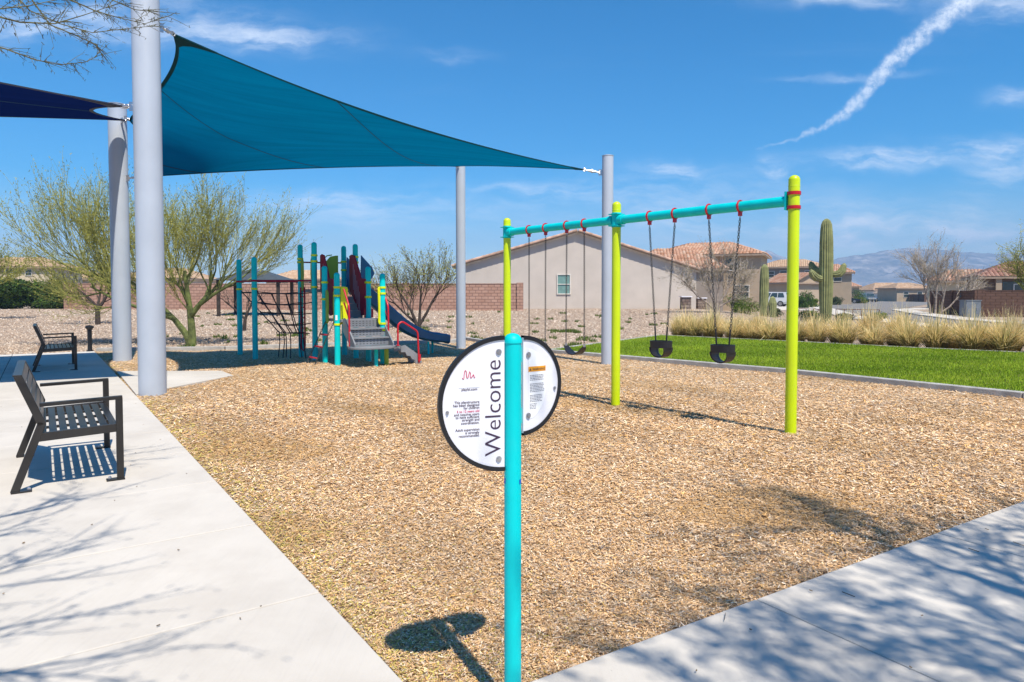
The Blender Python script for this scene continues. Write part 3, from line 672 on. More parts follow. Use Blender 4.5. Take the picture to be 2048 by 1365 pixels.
def sail(name, label, corners, bows, m, seams, hard, bind, left=None):
    """corners P00 P10 P11 P01; Coons patch with edges bowed inwards"""
    P00, P10, P11, P01 = corners; cen = (P00+P10+P11+P01)/4; root = empty(name, (cen.x, cen.y, cen.z), label, 'shade sail', 'shade sails over the playground')
    def edge(a, b, bow):
        mid = (a+b)/2; inw = cen-mid; inw = (inw-(b-a)*(inw.dot(b-a)/(b-a).length_squared)).normalized()
        return lambda t: a.lerp(b, t)+inw*(bow*4*t*(1-t))
    c0, c1, d0, d1 = edge(P00, P10, bows[0]), edge(P01, P11, bows[2]), edge(P00, P01, bows[3]), edge(P10, P11, bows[1])
    d0q = d0
    if left: d0 = left
    def S(s, t):
        return (d0(t)-d0q(t))*(1-s)**5+c0(s)*(1-t)+c1(s)*t+d0q(t)*(1-s)+d1(t)*s-(P00*(1-s)*(1-t)+P10*s*(1-t)+P11*s*t+P01*(1-s)*t)
    N = 40; mb = MB()
    for j in range(N+1):
        for i in range(N+1): mb.v.append(tuple(S(i/N, j/N)))
    for j in range(N):
        for i in range(N): a = j*(N+1)+i; mb.f.append((a, a+1, a+N+2, a+N+1))
    fab = mb.build('fabric', m, root, smooth=True)
    for e in (c0, c1, d0, d1):
        w = MB(); pr = None
        for i in range(41):
            p = e(i/40); inn = (cen-p).normalized(); cur = (p+Z*.008-inn*.012, p+Z*.008+inn*.05, p-Z*.008+inn*.05, p-Z*.008-inn*.012)
            if pr:
                for x in range(4): w.quad(pr[x], pr[(x+1) % 4], cur[(x+1) % 4], cur[x])
            pr = cur
        w.build('edge_webbing', bind, root)
    for (s0, t0, s1, t1) in seams:
        MB().tube([S(s0+(s1-s0)*i/24, t0+(t1-t0)*i/24) for i in range(25)], .011, 6).build('seam', SEAM, fab)
    for (p, s, t) in ((P00, .06, .06), (P10, .06, .06), (P11, .06, .06), (P01, .06, .06)):
        ss_, tt = (0 if p in (P00, P01) else 1), (0 if p in (P00, P10) else 1); k = .085 if p is P00 else .04
        w = MB(); q = [S(abs(ss_-a*k), abs(tt-b*k)) for a, b in ((0, 0), (1, 0), (.62, .22), (.36, .42), (.16, .75), (0, 1.2))]
        w.add([x-Z*.014 for x in q], [tuple(range(6))]); w.add([x+Z*.014 for x in q], [tuple(range(6))]); w.build('corner_patch', bind, fab)
    for (p, ck, zc) in hard:    # turnbuckle and plate towards its column
        if ck is None: continue
        q, r, croot = COL[ck]; dirc = Vector((p.x-q.x, p.y-q.y, 0)).normalized(); a = q+dirc*(r+.05); a = Vector((a.x, a.y, zc))
        MB().bar(q+dirc*(r-.01)+Z*(zc-q.z), q+dirc*(r+.075)+Z*(zc-q.z), .02, .13).build('eye_plate', STEEL, croot)
        L = p-a; tb = MB().tube([a, a+L*.25], .016, 8).tube([a+L*.25, a+L*.75], .024, 8).tube([a+L*.75, p], .016, 8)
        for f in (0.02, .5, .98):
            c = a+L*f; tb.tube([c+L.normalized()*.035*math.cos(R(t))+Z*.03*math.sin(R(t)) for t in range(0, 361, 45)], .011, 6, cap=False)
        tb.build('turnbuckle', STEEL, root, smooth=True)
A = at(346, 68, 10.7); B = at(1168, 340, 14.95); Cc = at(914, 333, 19.2); E = at(287, 354.5, 15.6)
Az = at(322, 48, 10.4).z; Bz = at(1203, 345, 14.9).z; Ez = at(259, 357, 15.7).z
Dp = at(257, 239, 15.62); M1 = at(335, 152, 13.1); M2 = at(298, 302, 15.95)
def left_edge(t):              # two corners on the far column: upper D, lower E
    if t < .62: u = t/.62; return A.lerp(Dp, u)+(M1-(A+Dp)/2)*(4*u*(1-u))
    u = (t-.62)/.38; return Dp.lerp(E, u)+(M2-(Dp+E)/2)*(4*u*(1-u))
sail('shade_sail', 'large teal shade sail stretched over the play structure', (A, B, Cc, E), (.62, .35, .42, .45), SAIL_T,
     [(0, .40, .52, 1), (.02, .90, .16, 1), (.34, 0, .93, 1)], [(A, '1', Az), (B, '4', Bz), (Cc, '3', Cc.z+.03), (E, '2', Ez), (Dp, '2', Dp.z+.02)], BIND, left_edge)
Fp = at(246, 213, 10.35); G = at(250, 241, 15.45)
H = Vector((-13.0, 5.4, 5.0)); I = Vector((-16.3, 10.9, 4.5)); NBIND = mat('navy_webbing', (.01, .012, .03), .7); HEMT = mat('tan_hem', (.33, .27, .2), .8)
sail('shade_sail', 'navy blue shade sail over the path beyond the near bench', (Fp, H, I, G), (.18, .4, .12, .5), SAIL_N, [(0, .5, 1, .5)], [(Fp, '1', at(268, 215, 10.4).z), (G, '2', G.z+.02)], NBIND)

# ---------------------------------------------------------------- welcome sign
sq = gnd(1025.5, 1420); sg = empty('welcome_sign', (sq.x, sq.y, 0), 'turquoise post carrying two white half-round Welcome sign panels', 'sign')
SY = sq.y; SX = sq.x; ztop = at(1025, 675, SY).z; pr_ = .0305
sp_ = MB().lathe([(pr_, -.1), (pr_, ztop-.012)], (SX, SY, 0), 28).build('post', TEAL, sg, smooth=True)
MB().lathe([(pr_+.0025, ztop-.02), (pr_+.0025, ztop-.01), (pr_*.95, ztop), (pr_*.7, ztop+.009), (pr_*.3, ztop+.014), (.001, ztop+.015)], (SX, SY, 0), 28).build('cap', TEAL, sp_, smooth=True)
for a0, a1, hh in ((186, 214, .02), (318, 346, .016)):
    tz = at(1025, 966, SY).z; tm0 = MB(); arc_ = [Vector((SX+(pr_+.0006)*math.cos(R(t)), SY+(pr_+.0006)*math.sin(R(t)), tz)) for t in range(a0, a1+1, 7)]
    for x, y in zip(arc_, arc_[1:]): tm0.quad(x, y, y+Z*hh, x+Z*hh)
    tm0.build('tape_mark', BLUET, sp_)
def text_mesh(body, o, ex, ey, size=None, fit=None, align='LEFT', m=INK, parent=None, nudge=.0):
    cu = bpy.data.curves.new('lettering', 'FONT'); cu.body = body; cu.size = 1; cu.align_x = align; cu.resolution_u = 3; cu.offset = nudge
    ob = bpy.data.objects.new('lettering', cu); C.objects.link(ob); dg = bpy.context.evaluated_depsgraph_get(); dg.update()
    me = bpy.data.meshes.new_from_object(ob.evaluated_get(dg)); bpy.data.objects.remove(ob); bpy.data.curves.remove(cu)
    co = [v.co.copy() for v in me.vertices]; w = max(c.x for c in co)-min(c.x for c in co); k = fit/w if fit else size
    x0 = min(c.x for c in co) if align == 'LEFT' else max(c.x for c in co)
    org = ORG[parent]
    for v, c in zip(me.vertices, co): v.co = o+ex*((c.x-x0)*k)+ey*(c.y*k)-org
    me.materials.append(m); t = bpy.data.objects.new('lettering', me); C.objects.link(t); t.parent = parent; ORG[t] = org; return t
def half_panel(sgn, ang, rad, zc, x0, name_label):
    e = Vector((sgn*math.cos(ang), (-1 if sgn < 0 else 1)*math.sin(ang), 0)); rt = e*sgn; n = Vector((rt.y, -rt.x, 0))
    o = Vector((SX, SY, zc))+e*x0-n*.0
    out = lambda r, th: [(r*math.sin(R(a)), r*math.cos(R(a))) for a in range(0, 181, 6)]
    pan = MB().prism(out(rad-.004, 0), o, e, Z, n, .010).build('panel', WHITEP, sg); pan['label'] = name_label
    rim = MB(); pr = None
    for a in range(0, 181, 5):
        d = e*math.sin(R(a))+Z*math.cos(R(a)); p = o+d*rad; cur = (p+n*.009-d*.011, p+n*.009+d*.004, p-n*.009+d*.004, p-n*.009-d*.011)
        if pr:
            for x in range(4): rim.quad(pr[x], pr[(x+1) % 4], cur[(x+1) % 4], cur[x])
        pr = cur
    rim.build('rim', BLACKP, pan)
    for zz in (.155, -.165) if sgn < 0 else (.125, -.125): MB().box(Vector((SX, SY, zc+zz*rad/.2))+e*(x0-.008)-n*.010, (.036, .012, .055), Matrix.Rotation(math.atan2(e.y, e.x), 3, 'Z')).build('bracket', TEAL, sg, bevel=.003)
    def bolt(a, b, r): 
        c = o+e*a+Z*b+n*.005
        MB().tube([c, c+n*.004], r, 16).tube([c+n*.004, c+n*.008], r*.55, 6).build('bolt', STEEL, pan, smooth=False)
    for b in (.155, -.165) if sgn < 0 else (.125, -.125): bolt(.022, b*rad/.2, .0105)
    bolt(rad-.028, -.02, .006)
    return pan, o, e, rt, n
zl = at(1000, 806, SY).z; rl = .2365
pan, o, e, rt, n = half_panel(-1, R(20), rl, zl, .033, 'white half-round panel reading Welcome')
f = o+n*.0062; sc = SY/F
def sl(px, py): return f+rt*((px-1007)*sc/.94)+Z*((806-py)*sc)      # panel coordinates measured on the printed face
text_mesh('Welcome', sl(999.5, 909), Z, -rt, fit=.337, m=INK, parent=pan, nudge=-.008)
for i, (ln, y, w) in enumerate([('This playstructure', 801.5, .0895), ('has been designed', 807.5, .094), ('for children', 813, .057), ('5 to 12 years old', 819.5, .081), ('and requires users', 825.5, .091), ('to have sufficient', 831, .086), ('strength and', 836.5, .063), ('coordination.', 842.7, .066), ('Adult supervision', 856, .087), ('is strongly', 862, .051), ('recommended.', 868, .074)]):
    text_mesh(ln, sl(957.5, y), rt, Z, fit=w, align='RIGHT', m=INKR if i == 3 else INK, parent=pan, nudge=.012)
text_mesh('playlsl.com', sl(953.5, 776.5), rt, Z, fit=.0565, align='RIGHT', m=INK, parent=pan, nudge=.012)
lg = MB(); path = [(925, 751), (926, 753.5), (928, 753), (928.5, 745), (929.5, 738), (931, 736.5), (932.5, 739), (933, 747), (934, 752), (936, 751), (937.5, 744), (939, 739), (940.5, 742), (940, 749), (941.5, 752.5), (944, 749), (946.5, 745), (947, 748), (947.5, 751.5), (949.5, 750)]
lg.tube([sl(*p)+n*.0002 for p in path], .0012, 6); lg.build('logo', INKR, pan)
m = MB().prism([(0, 0), (.075, 0), (.075, .024), (0, .024)], sl(918.5, 770.5)-n*.0002, rt, Z, n, .0006); m.build('white_patch', WHITE2, pan)
zr = at(1050, 773.5, SY).z
pan, o, e, rt, n = half_panel(1, R(38), .176, zr, .044, 'white half-round panel with an orange WARNING band')
f = o+n*.0062; k2 = math.cos(R(38))
def sr(px, py): return f+rt*((px-1049)*sc/k2*1.03)+Z*((773.5-py)*sc)
inner = [(-.0 + .085*math.sin(R(a)), .128*math.cos(R(a))) for a in range(0, 181, 8)]
MB().prism(inner, sr(1059, 771)-n*.0004, rt, Z, n, .0008).build('notice_area', WHITE2, pan)
w = (1094-1059)*sc/k2*1.03; MB().prism([(0, 0), (w, 0), (w, .0185), (0, .0185)], sr(1059, 746.5)+n*.0004, rt, Z, n, .0008).build('warning_band', ORANGE, pan)
text_mesh('WARNING', sr(1066.5, 744.3)+n*.0012, rt, Z, fit=(1092.5-1066.5)*sc/k2*1.03, m=INK, parent=pan, nudge=.01)
MB().prism([(0, 0), (.009, 0), (.0045, .009)], sr(1060.5, 744)+n*.0012, rt, Z, n, .0004).build('warning_triangle', INK, pan)
g = np.random.default_rng(4); fine = MB()
for (ys_, cnt) in ((755, 4), (772.5, 6), (796, 5), (813.5, 4)):
    for i in range(cnt):
        y = ys_+i*3.15; wr = max(.012, (1094.5-1062-abs(y-775)*.18)*sc/k2*g.uniform(.8, 1.0)) * (.55 if ys_ > 810 else 1)
        x = 0
        while x < wr:               # illegibly small print: word-sized dashes
            l = g.uniform(.004, .011); fine.prism([(x, 0), (min(x+l, wr), 0), (min(x+l, wr), .0024), (x, .0024)], sr(1062, y)+n*.0004, rt, Z, n, .0006); x += l+.0025
fine.build('small_print', INKG, pan)

# ---------------------------------------------------------------- benches and bollard
def bench():
    r = empty('park_bench', (0, 0, 0), '', 'bench'); L = .70   # faces +x, length along y (local)
    for s in (-1, 1):
        y = s*L; leg = MB().bar((.30, y, 0), (.30, y, .665), .045, .05, up=(1, 0, 0)).build('leg', BRONZE, r, local=True, bevel=.003)
        MB().bar((.33, y, .006), (.20, y, .006), .07, .010).build('foot_plate', BRONZE, leg, local=True); MB().lathe([(.012, 0), (.012, .014), (.006, .022)], (.225, y, .012), 8).build('anchor_bolt', STEEL, leg, local=True)
        leg = MB().bar((-.40, y, 0), (-.215, y, .52), .045, .055, up=(1, 0, 0)).bar((-.215, y, .50), (-.36, y, .885), .045, .055, up=(1, 0, 0)).build('leg', BRONZE, r, local=True, bevel=.003)
        MB().bar((-.42, y, .006), (-.29, y, .006), .07, .010).build('foot_plate', BRONZE, leg, local=True); MB().lathe([(.012, 0), (.012, .014), (.006, .022)], (-.31, y, .012), 8).build('anchor_bolt', STEEL, leg, local=True)
        MB().bar((-.23, y, .655), (.324, y, .668), .05, .028).build('armrest', BRONZE, r, local=True, bevel=.003)
        MB().bar((-.262, y, .405), (.277, y, .425), .04, .065).build('seat_rail', BRONZE, r, local=True, bevel=.003)
    for k in range(8):
        x = -.215+k*.0685; MB().box((x, 0, .437+.02*x), (.052, 2*L-.05, .008)).build('seat_slat', BRONZE, r, local=True, bevel=.002)
    for y in (-.34, 0, .34): MB().bar((-.25, y, .418), (.27, y, .427), .03, .02).build('seat_support', BRONZE, r, local=True)
    for k in range(5):
        t = .16+k*.185; p = Vector((-.215, 0, .50)).lerp(Vector((-.36, 0, .885)), t); d = Vector((-.145, 0, .385)).normalized()
        MB().box(p+Vector((.02, 0, .0)), (.008, 2*L-.05, .062), Matrix.Rotation(math.atan2(-.145, .385), 3, 'Y')).build('back_slat', BRONZE, r, local=True, bevel=.002)
    MB().bar((-.362, -L-.02, .888), (-.362, L+.02, .888), .06, .012).build('top_rail', BRONZE, r, local=True, bevel=.002)
    return r
b1 = bench(); rzL = math.atan2(pL.y, pL.x)
nf, ff = gnd(239, 959), gnd(216, 895); c = (nf+ff)/2; c = c-Vector((pL.x, pL.y, 0))*.30
tree_set(b1, (c.x, c.y, .001), rzL); b1['label'] = 'dark metal slatted bench standing in full sun on the path'; b1['group'] = 'slatted benches on the path'
b2 = copy_tree(b1); nf = gnd(152, 740); c = nf+Vector((dL.x, dL.y, 0))*.70-Vector((pL.x, pL.y, 0))*.30; tree_set(b2, (c.x, c.y, .001), rzL); b2['label'] = 'dark metal slatted bench in the shade of the navy sail'
q = gnd(180, 702); bo = empty('bollard', (q.x, q.y, 0), 'short black bollard light with a domed cap at the path end', 'bollard')
MB().lathe([(.055, -.05), (.055, .56), (.06, .565)], q, 16).build('post', BLACKP, bo, smooth=True); MB().lathe([(.06, .565), (.085, .60), (.11, .625), (.105, .65), (.07, .675), (.01, .69)], q, 16).build('cap', BLACKP, bo, smooth=True)
MB().lathe([(.085, -.055), (.085, .012), (.06, .016)], q, 16).build('base_plate', BLACKP, bo, smooth=True)
# ---------------------------------------------------------------- play structure (local axes: a towards the camera along the path, b away to the right)
PO = gnd(602.6, 711.3); pa = Vector((-dL.x, -dL.y, 0)); pb = Vector((pL.x, pL.y, 0)); PO.z = 0
ps = empty('play_structure', (PO.x, PO.y, 0), 'turquoise and maroon climbing tower with blue slide, stairs and rope net', 'playground')
def pp(a, b, z): return PO+pa*a+pb*b+Z*z
def px_ab(px, py, z=0.0):
    q = gnd(px, py)-PO; return q.dot(pa), q.dot(pb)
def post_at(a, b, h): return MB().lathe(dome(.063, h), pp(a, b, 0), 20).build('post', TEAL, ps, smooth=True)
def band(parent, a, b, z, m=LIME): return MB().lathe([(.064, -.022), (.077, -.022), (.077, .022), (.064, .022)], pp(a, b, z), 20).build('collar', m, parent, smooth=True)
YC = mat('lime_collar', (.62, .76, .0), .4)
AB = {}
for k, (px, py, h) in {1: (480.5, 709, 2.39), 2: (510.8, 717, 2.39), 3: (602.6, 711.3, 2.74), 4: (623.3, 718.2, 2.73), 5: (646.2, 722.8, 2.15), 6: (671.5, 728.5, 1.98), 7: (689.2, 708.5, 2.73), 8: (712.3, 715.2, 2.71), 9: (737.4, 721.6, 2.14), 10: (766, 726.2, 1.97)}.items():
    a, b = px_ab(px, py)
    if k in (3, 4, 5, 6): b = 0
    AB[k] = (a, b); o = post_at(a, b, h)
    for z in {1: (1.83, 1.64), 2: (1.83, 1.64), 3: (2.38, 2.30), 4: (2.42, 2.28, 1.68), 5: (1.78, 1.40), 6: (1.66, 1.48, .86), 7: (2.33, 2.12), 8: (2.40, 2.27), 9: (1.78, 1.45), 10: (1.66, 1.53, .87, .73)}[k]:
        band(o, a, b, z, MAROON if (k in (1, 2) and z > 1.7) else YC)
    if k == 6:
        d = -Vector((0, 1, 0)); q = pp(a, b, 1.0); MB().prism([(-.022, -.05), (.022, -.05), (.022, .06), (-.022, .06)], q+d*.065, (1, 0, 0), Z, d, .003).build('warning_sticker', WHITE2, o)
def deck(a0, a1, b0, b1, z):
    m = MB(); c = pp((a0+a1)/2, (b0+b1)/2, z-.03); m.box(c, (a1-a0, b1-b0, .06), Matrix((pa, pb, Z)).transposed()); return m.build('deck', GREYP, ps, bevel=.006)
A3, A4, A5, A6 = [AB[k][0] for k in (3, 4, 5, 6)]; A7, A8, A9, A10 = [AB[k][0] for k in (7, 8, 9, 10)]
ad = (A5+A9)/2; ae = (A6+A10)/2; ah = (A4+A8)/2
ZU, ZLo = 1.62, .97
deck(.06, ah-.03, .03, .97, ZU); deck(ad-.05, ae+.0, .03, .97, ZLo)
n = 3                                               # steps between the decks
for i in range(n):
    z = ZLo+(ZU-ZLo)*(i+1)/(n+1); a1 = ad-.05-(ad-ah-.05)*i/n*.9; a0 = a1-.26
    t = MB().box(pp((a0+a1)/2, .5, z-.015), (a1-a0, .66, .03), Matrix((pa, pb, Z)).transposed()).build('step', GREYP, ps); MB().box(pp(a1-.008, .5, z-.09), (.014, .66, .14), Matrix((pa, pb, Z)).transposed()).build('riser', GREYP, t)
# front stairs down to the half-round landing
plate_c = gnd(745, 725); fa, fb = (plate_c-PO).dot(pa), (plate_c-PO).dot(pb); b_lo, b_hi = .10, .92
nst = 3; zl0 = .41
for i in range(nst):
    z = ZLo-(ZLo-zl0)*(i+1)/(nst+0.0) + .0; a0 = ae+.03+.20*i; 
    if i < nst-1:
        t = MB().box(pp(a0+.12, (b_lo+b_hi)/2, z-.015), (.25, b_hi-b_lo, .03), Matrix((pa, pb, Z)).transposed()).build('step', GREYP, ps)
    r_ = MB().box(pp(a0, (b_lo+b_hi)/2, z+.095), (.016, b_hi-b_lo, .175), Matrix((pa, pb, Z)).transposed()).build('riser', GREYP, ps)
    ho = MB()
    for u in range(9):
        for v in range(3): ho.box(pp(a0+.0095, b_lo+.1+(b_hi-b_lo-.2)*u/8, z+.05+.045*v), (.002, .035, .012), Matrix((pa, pb, Z)).transposed())
    ho.build('painted_perforations', DARKOP, r_)  # dark chips on the riser face paint the shade inside its holes
for bb in (b_lo-.02, b_hi+.02):
    prof = [(ae-.02, ZLo-.02), (ae+.05, ZLo+.03), (ae+.05+.2*nst, zl0+.06), (ae+.05+.2*nst, zl0-.05), (ae+.2*nst-.12, zl0-.05), (ae-.02, ZLo-.26)]
    MB().prism([(a, z) for a, z in prof], PO+pb*bb, pa, Z, pb, .03).build('stringer', GREYP, ps)
la = ae+.03+.2*nst-.2
half = [(0, b_lo-.1), (.10, b_lo-.10)]+[(.10+.34*math.sin(R(t)), .51-.51*math.cos(R(t))) for t in range(12, 170, 12)]+[(.10, b_hi+.22), (0, b_hi+.22)]
MB().prism(half, PO+pa*la+Z*(zl0-.025), pa, pb, Z, .05).build('landing', GREYP, ps, bevel=.01)
MB().lathe([(.04, -.1), (.04, zl0-.05)], pp(la+.2, .55, 0), 12).build('landing_leg', TEAL, ps, smooth=True); MB().lathe([(.05, -.1), (.05, zl0-.05)], pp(la+.05, .85, 0), 12).build('landing_leg', OLIVE, ps, smooth=True)
# side steps to the right with their loop rail
S0 = gnd(788, 729); S1 = gnd(816, 733); d_ = pb
for off in (0, -.38):
    o_ = pp(la+.24+off*.9, b_hi+.18, 0)
    MB().prism([(0, zl0-.02), (.10, zl0), (.46, .16), (.50, .02), (.45, -.06), (.36, -.05), (.33, .08), (.26, .10), (.22, .17), (.14, .18), (.10, .26), (0, .26)], o_, d_, Z, pa, .03).build('side_stringer', GREYP, ps)
for i, (s_, z_) in enumerate(((.16, .27), (.32, .14))): MB().box(pp(la+.07, b_hi+.18+s_+.05, z_), (.34, .2, .025), Matrix((pa, pb, Z)).transposed()).build('side_step', GREYP, ps)
def arc_rail(pts, r, m, name='handrail', nseg=5):
    out = [pts[0]]
    for a, b, c in zip(pts, pts[1:], pts[2:]):
        for i in range(nseg+1):
            t = i/nseg; p0 = b+(a-b).normalized()*min(.07, (a-b).length*.45); p2 = b+(c-b).normalized()*min(.07, (c-b).length*.45); out.append(p0*(1-t)**2+b*2*t*(1-t)+p2*t*t)
    out.append(pts[-1]); return MB().tube(out, r, 10).build(name, m, ps, smooth=True)
ra = la+.27; rb = b_hi+.10
arc_rail([pp(ra, rb, zl0-.01), pp(ra, rb, .86), pp(ra, rb+.10, .93), pp(ra, rb+.47, .70), pp(ra, rb+.50, .02)], .02, RED)
MB().box(pp(ra+.02, rb+.50, .13), (.02, .06, .14), Matrix((pa, pb, Z)).transposed()).build('rail_foot', RED, ps); MB().lathe([(.045, 0), (.045, .012)], pp(ra, rb, zl0), 12).build('rail_flange', RED, ps)
for bb, dz in ((b_lo-.03, 0), (b_hi+.04, 0)):
    arc_rail([pp(ae+.05, bb, 1.62), pp(ae+.34, bb, 1.26), pp(ae+.36, bb, .40)], .02, RED); arc_rail([pp(ae+.05, bb, 1.33), pp(ae+.355, bb, .98)], .017, RED, nseg=1)
# panels
def panel(name, poly, o, ex, m, t=.03, painted_slots=None, label=None):
    ez = Vector(ex).cross(Z); p = MB().prism(poly, o, ex, Z, ez, t).build(name, m, ps, bevel=.008)
    if label: p['label'] = label
    if painted_slots:
        s = MB()
        for (x, z0, z1) in painted_slots:
            for sg_ in (-1, 1): s.box(Vector(o)+Vector(ex)*x+Z*((z0+z1)/2)+ez*(sg_*(t/2+.001)), (.022, .003, z1-z0), Matrix((Vector(ex), ez, Z)).transposed())
        s.build('painted_slots', mat_slot, p)
    return p
mat_slot = mat('pale_slot_paint', (.42, .36, .42), .8)  # pale strips painted on the barrier faces in place of see-through slots
wav = lambda w, z0, z1: [(0, z0), (w*.55, z0), (w, z0+.06), (w*.82, z0+.22), (w, z0+.40), (w*.9, z1-.08), (w*.55, z1), (.02, z1-.015), (0, z1-.1)]
fr = pa                                       # short wing panels on the entrances
panel('wing_panel', wav(.17, 1.60, 2.40), pp(A3+.08, 0, 0), pa, OLIVE); panel('wing_panel', wav(-.17, 1.60, 2.40), pp(A4-.08, 0, 0), pa, OLIVE)
panel('wing_panel', wav(.16, .86, 1.62), pp(A5+.08, 0, 0), pa, OLIVE); panel('wing_panel', wav(-.15, .86, 1.62), pp(A6-.08, 0, 0), pa, OLIVE)
yw = [(0, .86), (.13, .85), (.16, .90), (.15, 1.2), (.17, 1.62), (.15, 1.67), (.0, 1.68)]
panel('wing_panel', yw, pp(A6, .075, 0), pb, YELLOW, .04, label='bright yellow entrance panel on the stair side'); panel('wing_panel', [(-x*.75, z) for x, z in yw], pp(A10, 1.0-.085, 0), pb, YELLOW, .04, label='bright yellow entrance panel by the right stair rail')
def barrier(b, a0, a1):
    L = a1-a0; poly = [(0, 1.60), (0, 2.42), (.12*L, 2.45), (.30*L, 2.42), (.62*L, 2.02), (.70*L, 1.88), (L, 1.86), (L, 1.05), (.72*L, 1.02), (.3*L, 1.35)]
    return panel('stair_barrier', poly, pp(a0, b, 0), pa, MAROON, .035, painted_slots=[(L*(.26+.075*i), 1.62-.11*i, 2.22-.13*i) for i in range(6)])
barrier(.16, A4-.02, A5+.12); barrier(.80, A8-.05, A9+.02)
arch = [(.07, 1.62), (.07, 2.20), (.10, 2.34), (.20, 2.45), (.34, 2.48), (.40, 2.48), (.40, 1.62)]
def Pb(a): return pp(a, 0, 0)
panel('back_panel', [(x, z) for x, z in arch], pp(A7, .48, 0), pb, OLIVE, label='olive green arched panel at the back of the upper deck')
MB().tube([pp(A7, .46, 1.7), pp(A7, .46, 2.2), pp(A7, .50, 2.38), pp(A7, .60, 2.47), pp(A7, .72, 2.49)], .014, 8).build('panel_edge', OLIVE, ps, smooth=True)
for z in (1.62, 2.30): MB().tube([pp(A3, 0, z), pp(A7, 1.0, z)], .018, 8).build('cross_rail', MAROON, ps, smooth=True)
for q in range(7): MB().tube([pp(ad-.02, .1+.13*q, ZLo), pp(ad-.02, .1+.13*q, ZLo+.0)], .01, 6) 
panel('low_panel', [(.30, .98), (.52, .98), (.52, 1.18), (.30, 1.18)], pp(A9-.02, .46, 0), pb, RED, .03)
# slide with its hood
s0 = pp((A7+A8)/2, 1.0, ZU); s1 = at(893, 678, 17.75); sdir = Vector((s1.x-s0.x, s1.y-s0.y, 0)); SL = sdir.length; sdir.normalize(); sper = Vector((-sdir.y, sdir.x, 0))
prof = [(0, ZU), (.08, ZU-.01), (.3, 1.50), (.55, 1.29), (.8, 1.07), (1.05, .85), (1.3, .67), (1.55, .54), (1.8, .46), (2.1, .41), (SL-.1, .385), (SL, .35)]
m = MB(); sec_prev = None; W = .30
for i, (t, z) in enumerate(prof):
    wall = .26 if t < 1.0 else max(.10, .26-.16*(t-1.0)/1.0)
    c = s0+sdir*t; c.z = z
    sec = [c+sper*x+Z*h for x, h in ((-W-.05, wall-.02), (-W-.02, wall+.02), (-W+.03, wall), (-W+.08, .06), (-.12, 0), (.12, 0), (W-.08, .06), (W-.03, wall), (W+.02, wall+.02), (W+.05, wall-.02), (W+.02, -.07), (.15, -.12), (-.15, -.12), (-W-.02, -.07))]
    if sec_prev:
        k = len(sec)
        for x in range(k): m.quad(sec_prev[x], sec_prev[(x+1) % k], sec[(x+1) % k], sec[x])
    else: m.add(sec, [tuple(range(len(sec)))])
    sec_prev = sec
m.add(sec_prev, [tuple(range(len(sec_prev)))]); slide = m.build('slide', BLUEP, ps, smooth=True)
for t in (1.92, 2.12): 
    for sg_ in ((-.16,) if t < 2 else (.16,)): q = s0+sdir*t+sper*sg_; MB().lathe([(.03, -.1), (.03, .31)], (q.x, q.y, 0), 10).build('slide_leg', TEAL, slide, smooth=True)
hood = [(0, 1.62), (.02, 2.45), (.30, 2.16), (.36, 2.02), (.28, 1.88), (.10, 1.84), (.10, 1.62)]
for off, aa in ((0, A8-.02), (1, A7+.1)): panel('slide_hood', hood, pp(aa, 1.05, 0), pb, BLUEH, .04)
# overhead bars, rope net, ladders
for k, j in ((1, 3), (2, 4)):
    a, b = AB[k], AB[j]; MB().tube([pp(a[0], a[1], 1.83), pp(b[0], b[1], 1.83)], .02, 10).build('overhead_bar', MAROON, ps, smooth=True)
MB().tube([pp(*AB[1], 1.83), pp(*AB[2], 1.83)], .02, 10).build('overhead_bar', MAROON, ps, smooth=True)
net = MB(); g = np.random.default_rng(2); NL = []
def netpt(side_, i, j):         # side 0/1 plane, i along 0..4, j down 0..4
    A_, B_ = (AB[1], AB[3]) if side_ == 0 else (AB[2], AB[4])
    tl = .03+.13*j+.02; x = tl+(1.0-tl)*i/4.0; a = A_[0]+(B_[0]-A_[0])*x; b = A_[1]+(B_[1]-A_[1])*x
    mid = ((AB[1][0]+AB[2][0])/2+(((AB[3][0]+AB[4][0])/2)-((AB[1][0]+AB[2][0])/2))*x); f = j/4*.72
    return pp(a+(mid-a)*f, b, 1.56-.245*j-.05*math.sin(math.pi*i/4)*(1 if j < 4 else .3)+.012*math.sin(7*i+3*j+side_))
for s_ in (0, 1):
    for j in range(5): net.tube([netpt(s_, i, j) for i in range(5)], .013, 6)
    for i in range(4): net.tube([netpt(s_, i, j) for j in range(5)], .013, 6)
    net.tube([pp(*AB[1 if s_ == 0 else 2], 1.62), netpt(s_, 0, 0)], .013, 6)
    for i in (0, 1, 3):
        q = netpt(s_, i, 4); net.tube([q, q+Z*-.25+pa*.03, Vector((q.x+.03*(i-1), q.y, -.03))], .012, 6)
    for j in range(5):
        q = netpt(s_, 0, j); net.tube([q+Vector((.04*math.cos(R(t))-.03, 0, .04*math.sin(R(t)))) for t in range(0, 361, 45)], .008, 5, cap=False)
for j in range(5): net.tube([netpt(0, 0, j), netpt(1, 0, j)], .013, 6)
net.build('rope_net', ROPE, ps, smooth=True)
la0, la1 = A3+.33, A3+.62                       # narrow maroon ladder loop on the tower side
q = lambda a, z: pp(a, -.10, z)
MB().tube([q(la0, 1.68), q(la0, .28), q(la0+.05, .19), q((la0+la1)/2, .16), q(la1-.05, .19), q(la1, .28), q(la1, 1.68)], .02, 8).build('ladder_frame', MAROON, ps, smooth=True)
for i in range(5): MB().tube([q(la0, .45+.25*i), q(la1, .45+.25*i)], .014, 8).build('rung', MAROON, ps)
